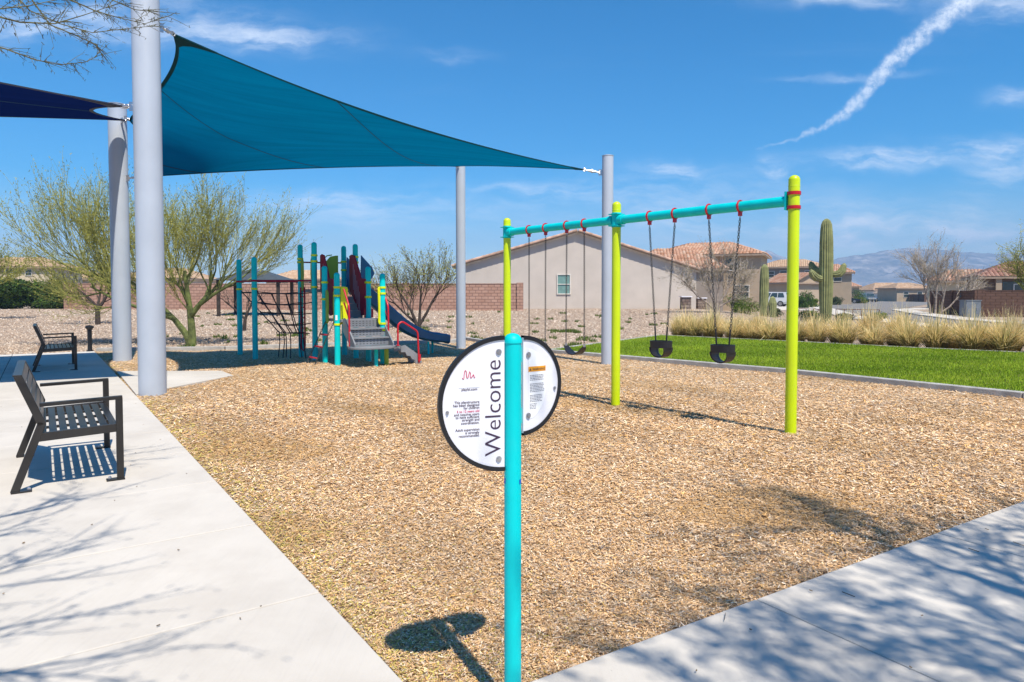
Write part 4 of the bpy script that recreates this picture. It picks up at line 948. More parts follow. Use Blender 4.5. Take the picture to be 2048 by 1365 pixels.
c0, c1 = pp(A5+.10, -.02, .90), pp(A6-.16, -.02, .90); e0, e1 = gnd(613, 725.5), gnd(629, 728.5); e0.z = e1.z = -.03
for a, b in ((c0, e0), (c1, e1)): chain_mb(a, b, .05, .006, .015).build('ladder_chain', CHAINM, ps)
for t in (.30, .58, .84): MB().tube([c0.lerp(e0, t), c1.lerp(e1, t)], .018, 8).build('chain_rung', RED, ps, smooth=True)
# ---------------------------------------------------------------- houses
def tile_slope(name, A, B, Cr, D, m, parent, tw=.30, tl=.42, seed=0):
    A, B, Cr, D = map(Vector, (A, B, Cr, D)); e = (B-A).normalized(); W = (B-A).length; nrm = e.cross(D-A if (D-A).length > .01 else Cr-A).normalized()
    if nrm.z < 0: nrm = -nrm
    up = nrm.cross(e); up = up if up.z > 0 else -up
    H = (D-A).dot(up); g = np.random.default_rng(seed); V = []; Fq = []; tone = []
    org = ORG[parent]
    sl_, sr_ = (D-A).dot(e), (Cr-A).dot(e)
    base = MB().add([A-nrm*.05, B-nrm*.05, Cr-nrm*.05, D-nrm*.05] if (Cr-D).length > .01 else [A-nrm*.05, B-nrm*.05, D-nrm*.05], [(0, 1, 2, 3)] if (Cr-D).length > .01 else [(0, 1, 2)])
    for k in range(int(H/tl)+1):
        v0, v1 = k*tl, min((k+1)*tl+.05, H); vm = min(v0+tl*.5, H)
        if v1-v0 < .08: continue
        lo = sl_*vm/H; hi = W+(sr_-W)*vm/H; i = math.ceil(lo/tw-.5)
        while (i+.5)*tw < hi:
            if i*tw < lo-.2: i += 1; continue
            o = len(V); s0 = i*tw; j = g.uniform(-.012, .012)
            for v, h in ((v0, .05), (v1, .015)):
                for q, z in ((.02, -.03), (.28, .065), (.70, .065), (.98, -.03)): p = A+e*(s0+q*tw)+up*(v+j)+nrm*(h+z); V.append((p.x, p.y, p.z))
            Fq += [(o, o+1, o+5, o+4), (o+1, o+2, o+6, o+5), (o+2, o+3, o+7, o+6), (o, o+3, o+2, o+1)]; tone += [(min(1, max(0, g.normal(.5, .25))),)*3]*4; i += 1
    base.build(name, FASCIA, parent, local=True)
    o = np_mesh('roof_tiles', V, Fq, m, tone, parent=parent); o['kind'] = 'stuff'; return o
def window(root, c, w, h, m=None, yaw=0.0, fw=.07, mull=True):
    Rz = Matrix.Rotation(yaw, 3, 'Z'); c = Vector(c); fr = MB()
    for dx, dz, sx, sz in ((-w/2, 0, fw, h+fw), (w/2, 0, fw, h+fw), (0, h/2, w-fw, fw), (0, -h/2, w-fw, fw))+(((0, 0, w-fw, fw*.8),) if mull else ()): fr.box(c+Rz @ Vector((dx, -.02, dz)), (sx, .09, sz), Rz)
    f = fr.build('window', WFRAME, root, local=True); ORG[f] = Vector((0, 0, 0))
    MB().box(c+Rz @ Vector((0, 0.0, 0)), (w, .03, h), Rz).build('pane', m or GLASS, f, local=True)
def hip_house(label, loc, rz, w, dep, he, hr, ridge, wm, tm, wins=(), seed=0, oh=.45, name='house', gable=False, y0=0.0):
    root = empty(name, loc, label, 'house', 'stucco houses with tiled roofs', rz); ORG[root] = Vector((0, 0, 0))
    MB().box((0, dep/2, he/2-.3), (w, dep, he+.6)).build('wall', wm, root, local=True)
    a, b, c, d = (-w/2-oh, -oh, he), (w/2+oh, -oh, he), (w/2+oh, dep+oh, he), (-w/2-oh, dep+oh, he); r0, r1 = (-ridge/2, dep/2, hr), (ridge/2, dep/2, hr)
    if gable: r0, r1 = (-w/2-oh, dep/2, hr), (w/2+oh, dep/2, hr); MB().prism([(0, he), (dep, he), (dep/2, hr-.12)], (0, 0, 0), (0, 1, 0), Z, (1, 0, 0), w-.01).build('gable_wall', wm, root, local=True)
    tile_slope('roof', a, b, r1, r0, tm, root, seed=seed)
    if not gable: tile_slope('roof', b, c, r1, r1, tm, root, seed=seed+1); tile_slope('roof', d, a, r0, r0, tm, root, seed=seed+2)
    bk = MB(); bk.add([c, d, r0, r1], [(0, 1, 2, 3)]); bk.build('roof', FASCIA, root, local=True)
    fas = MB(); fas.box((0, -oh+.02, he-.12), (w+2*oh, .05, .17)); fas.box((-w/2-oh+.02, dep/2, he-.12), (.05, dep+2*oh-.1, .17)); fas.box((w/2+oh-.02, dep/2, he-.12), (.05, dep+2*oh-.1, .17)); fas.build('fascia', FASCIA, root, local=True)
    MB().box((0, dep/2, he-.03), (w+2*oh-.12, dep+2*oh-.12, .05)).build('soffit', wm, root, local=True)
    for q in wins: window(root, *q)
    return root
# the long gabled house beyond the wall
H1Y = 50.0; hx0, hx1, hxr = at(930, 600, H1Y).x, at(1392, 600, H1Y).x, at(1155, 460, H1Y).x
h1 = empty('house', (hxr, H1Y, .40), 'single-storey taupe stucco house with a wide gable end and one window', 'house'); ORG[h1] = Vector((0, 0, 0))
zL, zR, zT = at(930, 529, H1Y).z-.40, at(1392, 541, H1Y).z-.40, at(1155, 466, H1Y).z-.40; l, r = hx0-hxr, hx1-hxr
MB().prism([(l, -.6), (r, -.6), (r, zR), (0, zT), (l, zL)], (0, 7, 0), (1, 0, 0), Z, (0, 1, 0), 14).build('wall', ST_PINK, h1, local=True)
MB().prism([(l-.02, -.6), (r+.02, -.6), (r+.02, .02), (l-.02, .02)], (0, 7, 0), (1, 0, 0), Z, (0, 1, 0), 14.06).build('base_course', mat('weep_screed', (.22, .19, .17), .9), h1, local=True)
for sgn, ex, ez in ((-1, l-.9, zL-.28), (1, r+.3, zR-.12)):
    dv = Vector((ex, 0, ez-zT)); L = dv.length; u = dv.normalized(); nn = Vector((-u.z, 0, u.x)); nn = nn if nn.z > 0 else -nn
    a = Vector((0, -.35, zT+.02)); MB().add([a+nn*.02, a+dv+nn*.02, a+dv+nn*.14, a+nn*.14]+[q+Vector((0, 14.6, 0)) for q in (a+nn*.02, a+dv+nn*.02, a+dv+nn*.14, a+nn*.14)], [(0, 1, 2, 3), (7, 6, 5, 4), (0, 4, 5, 1), (1, 5, 6, 2), (2, 6, 7, 3), (3, 7, 4, 0)]).build('roof', FASCIA, h1, local=True)
    MB().add([a+nn*-.10+Vector((0, .28, 0)), a+dv+nn*-.10+Vector((0, .28, 0)), a+dv+nn*.018+Vector((0, .28, 0)), a+nn*.018+Vector((0, .28, 0))]+[a+nn*-.10+Vector((0, .34, 0)), a+dv+nn*-.10+Vector((0, .34, 0)), a+dv+nn*.018+Vector((0, .34, 0)), a+nn*.018+Vector((0, .34, 0))], [(0, 1, 2, 3), (7, 6, 5, 4), (0, 4, 5, 1), (1, 5, 6, 2), (2, 6, 7, 3), (3, 7, 4, 0)]).build('barge_board', WFRAME, h1, local=True)
    nt = int(L/.40); g = np.random.default_rng(5+sgn)
    proto = None
    for i in range(nt):         # barrel tiles capping the rake
        if proto is None:
            t = MB(); sec = []
            for q, rr in ((0, .125), (.43, .105)):
                sec.append([Vector((0, 0, 0))+u*q+Vector((0, 1, 0))*(rr*math.cos(R(t_)))+nn*(rr*math.sin(R(t_))) for t_ in range(-30, 211, 30)])
            o_ = len(t.v)
            for k in range(8): t.quad(sec[0][k], sec[0][k+1], sec[1][k+1], sec[1][k])
            proto = t.build('rake_tile', None, h1, local=True)
            tmn = bpy.data.meshes
            proto.data.materials.append(mat('rake_terracotta', (.45, .29, .21), .9, var=.3, vscale=2.2))
            ob = proto
        else: ob = proto.copy(); C.objects.link(ob)
        p = a+u*(.40*(nt-1-i)*L/(nt*.40))+nn*.13+Vector((0, .05, 0)); ob.location = p
wx = at(1127.5, 569, H1Y); window(h1, (wx.x-hxr, -.01, wx.z-.40), .95, 1.42, GLASSG)
MB().lathe([(.12, 0), (.12, .5), (.2, .52), (.2, .7), (.05, .75)], (at(1190, 470, 54).x-hxr, 4, zT-.55), 10).build('roof_vent', BARK_D, h1, local=True)
MB().lathe([(.05, .25), (.3, .3), (.38, .5), (.3, .75), (.05, .8)], (at(1198, 470, 54).x-hxr, 4.2, zT-.75), 12).build('satellite_dish', WHITE2, h1, local=True)
# two-storey neighbour with its single-storey wing, and the street beyond
w_ = lambda xs, z, w=1.1, h=1.2: [((x, -.01, z), w, h) for x in xs]
hip_house('two-storey tan stucco house behind the taupe gable house', (at(1394, 600, 68).x, 66, .3), R(-24), 10.5, 9, 5.05, 6.5, 4, ST_TAN, TILE_R, w_((-3.4, -1.2, 2.6), 4.1)+w_((1.0, 3.6), 1.5, 1.3), 10)
hip_house('low tiled house wing tucked behind the taupe gable', (at(1345, 600, 64).x, 63, .3), R(-8), 8.6, 8, 3.6, 5.7, 3, ST_GREY, TILE_R, (), 20)
hip_house('two-storey grey stucco house across from the white vehicle', (at(1583, 600, 104).x, 104, .0), R(-22), 9.2, 7, 5.75, 7.0, 3.4, ST_GREY, TILE_T, w_((-1.2, 2.3), 4.6, 1.0, 1.1)+w_((-2.9,), 4.6, .8, 1.0), 30)
hip_house('tan single-storey garage wing with a tiled gable roof by the white vehicle', (at(1556, 600, 98).x, 97, .0), R(-70), 5.5, 5, 3.2, 4.6, 2, ST_TAN, TILE_R, (), 40, gable=True)
hip_house('tan two-storey house just behind the tall saguaro', (at(1652, 600, 108).x, 108, .0), R(-26), 7.2, 6, 5.0, 6.4, 3, ST_TAN, TILE_R, w_((-2, 1.6), 4.2), 50)
hip_house('small tan tiled house behind the black parked car', (at(1692, 600, 132).x, 132, .0), R(-25), 4.5, 6, 3.1, 4.0, 1.5, ST_TAN, TILE_R, w_((-.8,), 1.6), 60)
hA = hip_house('white stucco house with solar panels at the far end of the street', (at(1790, 600, 172).x, 172, -.05), R(4), 11, 9, 2.7, 4.6, 5, ST_WHITE, TILE_T, w_((-2,), 1.5), 70)
for i in range(3): MB().box((.4+i*1.6, 1.5-.2*i, 3.75-.25*i), (1.5, .06, 1.3), Matrix.Rotation(R(-62), 3, 'X')).build('solar_panel', mat('solar_cell', (.01, .014, .04), .2), hA, local=True)
hB = hip_house('little white gable-fronted wing at the far end of the street', (at(1780, 600, 160).x, 160, -.05), R(90), 4, 2.6, 1.9, 2.7, 2, ST_WHITE, TILE_T, (), 75, gable=True)
window(hB, (-2.02, 1.3, 1.1), .7, .8, GLASS, R(-90))
hip_house('far tan house with a low hip roof beside the solar house', (at(1830, 600, 150).x, 150, -.05), 0, 8, 8, 3.0, 4.2, 3, ST_TAN, TILE_T, w_((-2, 1), 1.6), 80)
hip_house('far pale house with a long low roof beyond the parked cars', (at(1745, 600, 190).x, 190, -.05), 0, 9, 8, 2.6, 3.8, 5, ST_CREAM, TILE_T, (), 85)
hip_house('cream stucco house with red tiles behind the brown block wall', (at(1932, 600, 70).x, 70, .0), R(-30), 6.5, 6, 2.95, 4.15, 2.6, ST_CREAM, TILE_R, [((.3, -.01, 2.0), .7, .7)], 90)
h6 = hip_house('brown stucco house with a dark covered patio behind the block wall', (at(1966, 600, 56).x+6*math.cos(R(24)), 56-6*math.sin(R(24)), .0), R(-24), 12, 7, 3.0, 4.3, 7, ST_BROWN, TILE_M, (), 100)
for x0, x1 in ((-4.7, -1.6), (-1.2, 2.0), (2.4, 5.5)): MB().box(((x0+x1)/2, -.01, 1.5), (x1-x0, .06, 2.1)).build('patio_shade_glass', GLASS, h6, local=True)  # flat dark glass stands in for the patio's shaded openings and glass door
for x in (-3.2, .4): window(h6, (x, -.06, 1.45), 1.5, 1.8, GLASS)
MB().box((-5.0, -.18, 1.4), (.4, .3, 2.8)).build('patio_pillar', ST_TAN, h6, local=True)
for (px, Y, rz, w, hr, m_, lb) in ((20, 92, 8, 11, 6.4, ST_CREAM, 'pale two-storey house beyond the green hedge'), (120, 110, 0, 10, 5.2, ST_TAN, 'tan house roof showing above the hedge by the block wall end'), (305, 84, 0, 9, 4.6, ST_PINK, 'pinkish house behind the palo verde crown'), (592, 100, -5, 9, 4.9, ST_TAN, 'far tan house above the block wall behind the rope net')):
    hip_house(lb, (at(px, 600, Y).x, Y, .3), R(rz), w, 8, hr-1.4, hr, 4, m_, TILE_T, w_((-2.6, 0, 2.4), hr-2.2, .8, .9), int(px))
# ramada shade roof behind the palo verde
q = at(512, 560, 40); rm = empty('ramada', (q.x, 40, .2), 'dark hipped ramada roof on posts behind the overhead bars', 'ramada'); ORG[rm] = Vector((0, 0, 0))
zE, zP = at(512, 561, 40).z-.2, at(512, 541, 40).z-.2
DK = mat('dark_metal_roof', (.06, .07, .075), .6)
MB().add([(-1.95, -1.5, zE), (1.95, -1.5, zE), (1.95, 1.5, zE), (-1.95, 1.5, zE), (-.5, 0, zP), (.5, 0, zP)], [(0, 1, 5, 4), (1, 2, 5), (2, 3, 4, 5), (3, 0, 4), (3, 2, 1, 0)]).build('roof', DK, rm, local=True)
for x in (-1.7, 1.7):
    for y in (-1.2, 1.2): MB().box((x, y, zE/2-.1), (.16, .16, zE+.2)).build('post', BARK_D, rm, local=True)

# block walls
def block_wall(label, pts, h, m, pil=4.0, th=.2, zb=None, group=None):
    c = pts[0]; root = empty('block_wall', (c[0], c[1], 0), label, 'wall', group)
    for a, b in zip(pts, pts[1:]):
        a, b = Vector((*a, 0)), Vector((*b, 0)); L = (b-a).length; n = max(1, round(L/pil)); d = (b-a).normalized()
        for i in range(n):
            p, q = a.lerp(b, i/n), a.lerp(b, (i+1)/n); z0 = min(gz(p.x, p.y), gz(q.x, q.y))-.25; zt = (gz(p.x, p.y)+gz(q.x, q.y))/2+h if zb is None else zb+h
            MB().bar(p+d*.2+Z*((z0+zt)/2), q-d*.2+Z*((z0+zt)/2), th, zt-z0).build('wall_panel', m, root); MB().bar(p+d*.205+Z*(zt+.03), q-d*.205+Z*(zt+.03), th+.03, .055).build('coping', m, root)
        for i in range(n+1):
            p = a.lerp(b, i/n); z0 = gz(p.x, p.y)-.25; zt = gz(p.x, p.y)+h+.11 if zb is None else zb+h+.1
            MB().bar(p-d*.205+Z*((z0+zt)/2), p+d*.205+Z*((z0+zt)/2), th+.2, zt-z0).build('pilaster', m, root)
wl = at(137, 600, 47.5).x; wr = at(1040, 600, 45).x
block_wall('pink concrete block wall running behind the palo verde and the play area', [(wl, 47.5), (at(700, 600, 46).x, 46), (wr, 45)], 1.74, BLOCK)
block_wall('brown block wall in shade behind the bare tree', [(at(1866, 600, 56).x, 56), (at(1953, 600, 48.5).x, 48.5)], 1.72, BLOCKB, 3.2, zb=.02, group='brown block garden walls')
block_wall('sunlit brown block wall behind the utility cabinet', [(at(1962, 600, 47).x, 47), (at(2180, 600, 44).x, 44)], 1.74, BLOCKB, 3.2, zb=.02, group='brown block garden walls')
block_wall('far brown garden wall at the end of the street', [(at(1795, 600, 158).x, 158), (at(1850, 600, 140).x, 140)], 1.6, BLOCKB, 4, zb=-.05, group='brown block garden walls')
for px, Y, lb in ((1371, 47.5, 'stone pier with a white cap at the corner of the taupe house'), (1402, 53, 'stone pier with a white cap beside the tan house')):
    q = at(px, 620, Y); r0 = empty('stone_pier', (q.x, Y, gz(q.x, Y)), lb, 'pier', 'stone piers'); MB().box((q.x, Y, gz(q.x, Y)+.35), (.62, .62, 1.0)).build('shaft', STONE, r0); MB().box((q.x, Y, gz(q.x, Y)+.89), (.74, .74, .08)).build('cap', WHITEP, r0)
q = at(1940, 620, 44.0); uc = empty('utility_cabinet', (q.x, 44, 0), 'grey utility cabinet in front of the brown block wall', 'cabinet'); CABG = mat('cabinet_grey', (.16, .18, .20), .5)
MB().box((q.x, 44, .56), (.94, .7, 1.12)).build('cabinet', CABG, uc, bevel=.02); MB().box((q.x, 44, 1.14), (1.0, .76, .05)).build('lid', CABG, uc); MB().box((q.x, 44, .0), (1.15, .95, .08)).build('base', CONC, uc)
MB().box((q.x+.2, 43.64, .6), (.03, .03, .18)).build('handle', STEEL, uc)

# ---------------------------------------------------------------- trees
def add_leaves(Lv, p, d, g, n, ln, wd, pal, spread):
    for _ in range(n):
        c = p+Vector(g.normal(0, spread, 3)); a = (d*.6+Vector(g.normal(0, .6, 3))).normalized(); b = a.orthogonal().normalized(); l = ln*g.uniform(.6, 1.3); w = wd*g.uniform(.7, 1.3)
        k = pal[g.integers(len(pal))]; s = g.uniform(.7, 1.3); Lv[0] += [c-b*w, c+b*w, c+a*l+b*w*.4, c+a*l-b*w*.4]; Lv[1].append(tuple(x*s for x in k))
def tree(name, label, loc, limbs, r0, lv, leaf, bark, seed, group=None, cat='tree', extra=None, twig=None):
    """limbs: polylines (local) with radii; lv: per level dict(n, L, spread, trop, r); leaf: (n, length, width, palette, spread)"""
    g = np.random.default_rng(seed); root = empty(name, loc, label, cat, group); ORG[root] = Vector((0, 0, 0)); tr = MB(); tw = MB(); Lv = [[], []]
    def grow(p, d, L, r, k):
        last = k == len(lv)-1; ns = 3 if last else 5; pts = [p]; dd = d; rr = [r]
        for i in range(ns):
            dd = (dd+Vector(g.normal(0, lv[k].get('wig', .12), 3))+Z*lv[k].get('trop', .05)).normalized(); p = p+dd*(L/ns); pts.append(p); rr.append(r*(1-.75*(i+1)/ns))
        (tr if k == 0 else tw).tube(pts, rr, 5 if k == 0 else 3, cap=False)
        if leaf and k >= len(lv)-2:
            for i in range(1, ns+1): add_leaves(Lv, pts[i], dd, g, leaf[0], leaf[1], leaf[2], leaf[3], leaf[4])
        if not last: kids(pts, dd, rr, k+1)
    def kids(pts, dd, rr, k):
        q = lv[k]
        for j in range(q['n']):
            t = .22+.78*(j+g.random())/q['n']; x = t*(len(pts)-1); i = min(int(x), len(pts)-2); p = pts[i].lerp(pts[i+1], x-i); dl = (pts[i+1]-pts[i]).normalized()
            ax = dl.orthogonal().normalized(); ax = Matrix.Rotation(g.random()*6.283, 3, dl) @ ax
            dn = (dl*math.cos(R(q['spread']))+ax*math.sin(R(q['spread']))*g.uniform(.5, 1.15)); dn.normalize()
            grow(p, dn, q['L']*g.uniform(.65, 1.2), q['r']*g.uniform(.8, 1.2), k)
    for pl_, ra in limbs:
        pts = [Vector(p) for p in pl_]; tr.tube(pts, ra, 9); kids(pts[1:] if len(pts) > 3 else pts, None, ra, 0)
    if extra: extra(tr, tw, Lv, g)
    tr.build('trunk', bark, root, smooth=True, local=True)
    cr = tw.build('crown', twig or bark, root, local=True)
    if Lv[0]:
        n = len(Lv[1]); np_mesh('foliage', [tuple(v) for v in Lv[0]], np.arange(4*n).reshape(-1, 4), LEAF, Lv[1], parent=root)
    return root
GP = [(.34, .34, .06), (.25, .27, .045), (.42, .39, .10), (.19, .21, .04)]; TWG = mat('green_twig', (.27, .265, .065), .8, var=.3, vscale=4); TWD = mat('brown_twig', (.075, .055, .04), .9, var=.3, vscale=4); TWP = mat('pale_twig', (.42, .36, .30), .9, var=.3)
q = gnd(385, 691, -.05)
pv_l = [([(0, 0, -.1), (-.22, .05, .35), (-.55, .1, .75), (-.95, .1, 1.15), (-1.5, 0, 1.75)], [.12, .10, .085, .07, .05]), ([(0, 0, -.1), (-.06, .1, .5), (-.12, .15, 1.0), (-.22, .2, 1.6), (-.3, .2, 2.3)], [.13, .11, .095, .075, .045]),
        ([(-.1, .12, .85), (.25, .0, 1.25), (.7, -.1, 1.55), (1.3, -.1, 1.9)], [.07, .06, .05, .035]), ([(-.15, .15, 1.2), (-.5, .5, 1.7), (-1.1, .9, 2.1)], [.06, .05, .035]), ([(-.6, .1, .8), (-1.3, -.3, 1.1), (-2.2, -.4, 1.45), (-2.9, -.3, 1.8)], [.06, .05, .04, .03]), ([(-.1, .1, .95), (.2, .5, 1.5), (.4, .7, 2.2)], [.06, .045, .03]), ([(-.9, .1, 1.1), (-1.9, .2, 1.9), (-2.7, .2, 2.5)], [.055, .045, .03]), ([(-1.8, -.35, 1.35), (-2.6, -.2, 2.0), (-3.3, -.2, 2.6)], [.04, .03, .02])]
tree('palo_verde_tree', 'wide green-barked palo verde tree with broom-like twigs beside the path', q, pv_l, .12, [dict(n=5, L=1.55, spread=38, trop=.10, r=.032, wig=.09), dict(n=6, L=1.25, spread=30, trop=.10, r=.014, wig=.08), dict(n=5, L=1.0, spread=22, trop=.09, r=.008, wig=.07), dict(n=4, L=.55, spread=24, trop=.05, r=.0055, wig=.1)], (1, .06, .010, GP, .03), BARK_G, 3, twig=TWG)
q = at(196, 652, 33); dk = [([(0, 0, -.2), (0, 0, .6), (-.08, 0, .9), (-.5, 0, 1.35), (-1.0, 0, 1.75)], [.13, .11, .085, .06, .04]), ([(0, 0, .7), (.25, .05, 1.1), (.6, .1, 1.7)], [.09, .07, .04]), ([(0, 0, .85), (0, .2, 1.4), (.05, .3, 2.0)], [.07, .05, .035])]
tree('mesquite_tree', 'small dark-trunked tree in front of the block wall end', (q.x, 33, gz(q.x, 33)), dk, .12, [dict(n=4, L=1.0, spread=40, trop=.12, r=.03), dict(n=4, L=.8, spread=35, trop=.1, r=.016), dict(n=4, L=.55, spread=30, trop=.1, r=.011)], (2, .09, .018, GP, .06), BARK_D, 4, group='small trees on the gravel', twig=TWD)
q = at(488, 668, 29); tree('mesquite_tree', 'small bare dark tree seen between the two rope net posts', (q.x, 29, gz(q.x, 29)), [([(0, 0, -.2), (.05, 0, .45), (.15, 0, .75), (.4, 0, 1.3)], [.08, .07, .05, .03]), ([(.05, 0, .5), (-.35, 0, .9), (-.8, 0, 1.25)], [.05, .04, .025])], .1, [dict(n=4, L=.7, spread=38, trop=.1, r=.018), dict(n=4, L=.5, spread=35, trop=.08, r=.010), dict(n=3, L=.35, spread=30, r=.007)], None, BARK_D, 6, group='small trees on the gravel', twig=TWD)
q = at(838, 656, 30.5); ml = [([(0, 0, -.2), (-.15, 0, .3), (-.35, 0, .8), (-.8, .1, 1.5)], [.09, .08, .06, .04]), ([(0, 0, -.2), (.02, 0, .4), (.05, .1, 1.1), (.1, .1, 1.9)], [.09, .07, .05, .035]), ([(.02, 0, .15), (.35, 0, .7), (.6, 0, 1.2), (.9, .1, 1.7)], [.07, .06, .05, .03]), ([(-.1, 0, .2), (-.7, .2, .7), (-1.2, .2, 1.2)], [.06, .045, .03])]
tree('mesquite_tree', 'dark multi-stemmed tree with thin yellow-green foliage behind the blue slide', (q.x, 30.5, gz(q.x, 30.5)), ml, .1, [dict(n=4, L=1.15, spread=30, trop=.13, r=.026), dict(n=5, L=.85, spread=28, trop=.1, r=.014), dict(n=4, L=.6, spread=28, trop=.08, r=.010), dict(n=2, L=.35, spread=28, trop=.05, r=.007)], (1, .08, .014, GP, .05), BARK_D, 8, group='small trees on the gravel', twig=TWD)
q = at(-45, 620, 36); tree('palo_verde_tree', 'green palo verde tree in front of the hedge beyond the path end', (q.x, 36, gz(q.x, 36)), [([(0, 0, -.2), (.1, 0, .8), (.3, 0, 1.6), (.5, 0, 2.4)], [.12, .1, .07, .04]), ([(.1, 0, .9), (.6, .1, 1.6), (1.1, .1, 2.2)], [.08, .06, .04]), ([(0, 0, .7), (-.5, .2, 1.4), (-.9, .2, 2.2)], [.08, .06, .04])], .12, [dict(n=5, L=1.3, spread=34, trop=.08, r=.03), dict(n=5, L=1.0, spread=30, trop=.08, r=.016), dict(n=5, L=.7, spread=28, trop=.06, r=.010)], (3, .09, .016, GP, .06), BARK_G, 12, twig=TWG)
q = at(1432, 622, 42); bl = [([(0, 0, -.2), (.05, 0, .5), (.1, 0, 1.2), (.3, 0, 2.2), (.4, 0, 3.0)], [.10, .09, .07, .05, .03]), ([(0, 0, .1), (-.5, 0, .6), (-1.2, 0, 1.1), (-2.0, 0, 2.0)], [.07, .06, .045, .025]), ([(0, 0, .3), (-.3, .1, 1.2), (-.6, .1, 2.3)], [.06, .05, .03]), ([(.05, 0, .4), (.6, 0, 1.2), (1.0, .1, 2.2)], [.06, .05, .03]), ([(.05, 0, .3), (.9, 0, .8), (1.6, .1, 1.7)], [.06, .05, .03])]
DRY = [(.22, .18, .08), (.17, .15, .06), (.27, .22, .12)]
tree('bare_tree', 'pale leafless shrubby tree in front of the tan two-storey house', (q.x, 42, gz(q.x, 42)), bl, .1, [dict(n=6, L=1.1, spread=34, trop=.10, r=.024), dict(n=6, L=.85, spread=32, trop=.08, r=.014), dict(n=6, L=.55, spread=30, trop=.06, r=.010)], (1, .08, .016, DRY, .06), BARK_P, 14, group='leafless trees by the street', twig=TWP)
bt = [([(0, 0, -.2), (-.1, 0, .7), (-.35, 0, 1.4), (-.6, 0, 2.3), (-1.0, 0, 3.2)], [.09, .08, .06, .045, .025]), ([(.3, 0, -.2), (.35, 0, 1.0), (.4, 0, 2.2), (.45, 0, 3.8)], [.09, .075, .055, .03]), ([(.9, .2, -.2), (.95, .2, .8), (1.1, .2, 1.6), (1.3, .2, 3.0)], [.08, .07, .05, .03]), ([(.9, .2, .2), (1.5, .2, .6), (2.1, .2, 1.3), (2.7, .2, 1.6)], [.07, .06, .045, .025]), ([(.35, 0, 1.2), (-.2, 0, 2.2), (-.5, 0, 3.4)], [.05, .04, .025])]
tree('bare_tree', 'pale leafless multi-stemmed tree in front of the mountains and brown wall', (31.0, 50.5, .0), bt, .1, [dict(n=7, L=1.45, spread=38, trop=.10, r=.026), dict(n=7, L=1.05, spread=34, trop=.08, r=.016), dict(n=6, L=.65, spread=30, trop=.06, r=.011)], (1, .08, .014, DRY, .08), BARK_P, 15, group='leafless trees by the street', twig=TWP)
tree('palo_verde_tree', 'green palo verde tree overhanging the brown patio house', (21.1, 27.2, -.02), [([(0, 0, -.2), (.0, 0, 1.0), (-.2, .1, 1.8), (-.5, .1, 2.6)], [.1, .08, .06, .03]), ([(0, 0, .9), (.5, 0, 1.7), (.9, 0, 2.6)], [.07, .05, .03]), ([(0, 0, 1.0), (-.5, .1, 1.6), (-1.0, .1, 2.1)], [.06, .045, .025])], .1, [dict(n=5, L=.9, spread=36, trop=.08, r=.024), dict(n=5, L=.75, spread=32, trop=.04, r=.013), dict(n=5, L=.5, spread=30, trop=0, r=.008)], (3, .07, .013, GP, .05), BARK_G, 16, twig=TWG)
# two palo verdes beside the paths; the near one reaches into the top of the view
FG = [(.13, .14, .03), (.10, .11, .03), (.17, .15, .05)]; BUDS = [(.07, .075, .03), (.13, .11, .05)]
def droop(tr, tw, Lv, g):
    base = Vector((-3.6, 1.15, 0))
    for path in ([(-90, -60), (20, -20), (60, 22), (120, 48), (185, 66), (250, 58), (310, 52)], [(-60, 20), (40, 45), (110, 48), (170, 30), (240, 6)], [(60, -60), (140, 0), (190, 22), (230, 34), (290, 48), (345, 30)], [(-80, 75), (10, 98), (70, 120), (120, 130), (170, 125), (205, 108)], [(20, -60), (100, 50), (160, 75), (195, 92), (205, 112)], [(120, -70), (200, -10), (270, 20), (360, 28)], [(-80, -10), (0, 18), (60, 12), (130, -4)]):
        Yd = g.uniform(3.8, 4.5); pts = [at(px, py, Yd+.1*i)-base for i, (px, py) in enumerate(path)]; n = len(pts); tw.tube(pts, [.006*(1-.75*i/(n-1)) for i in range(n)], 5, cap=False)
        for i in range(n-1):
            for _ in range(7):
                p = pts[i].lerp(pts[i+1], g.random()); d = ((pts[i+1]-pts[i]).normalized()+Vector(g.normal(0, .55, 3))-Z*.25).normalized(); L = g.uniform(.05, .17); e = p+d*L; tw.tube([p, p+d*L*.5+Z*.004, e], [.0022, .0018, .001], 3, cap=False)
                for _k in range(4): add_leaves(Lv, p+d*L*g.random(), d-Z*.6, g, 1, .022, .0022, BUDS, .006)
nl = [([(0, 0, -.1), (.05, .1, .8), (.15, .1, 1.6), (.4, .2, 2.5), (.6, .1, 3.2)], [.13, .11, .09, .06, .035]), ([(.1, .1, 1.2), (.5, -.3, 2.0), (.9, -.5, 2.9)], [.08, .06, .035]), ([(.1, .1, 1.4), (-.3, .5, 2.3), (-.4, 1.0, 3.3)], [.08, .06, .03]), ([(.15, .1, 1.7), (.7, .3, 2.6), (1.3, .3, 3.4)], [.07, .05, .03]), ([(.15, .1, 1.6), (.6, .9, 2.5), (.9, 1.5, 3.4)], [.07, .05, .03]), ([(.1, .1, 1.5), (1.0, -.1, 2.6), (2.0, -.1, 3.3)], [.07, .05, .03])]
tree('palo_verde_tree', 'palo verde tree whose bare drooping twigs hang over the thick shade column', (-3.6, 1.15, 0), nl, .13, [dict(n=5, L=1.0, spread=40, trop=.12, r=.02), dict(n=5, L=.8, spread=34, trop=.08, r=.011), dict(n=5, L=.5, spread=30, trop=.05, r=.006)], (2, .035, .006, FG, .03), BARK_G, 21, extra=droop, twig=mat('olive_twig', (.12, .11, .045), .85, var=.3, vscale=9))
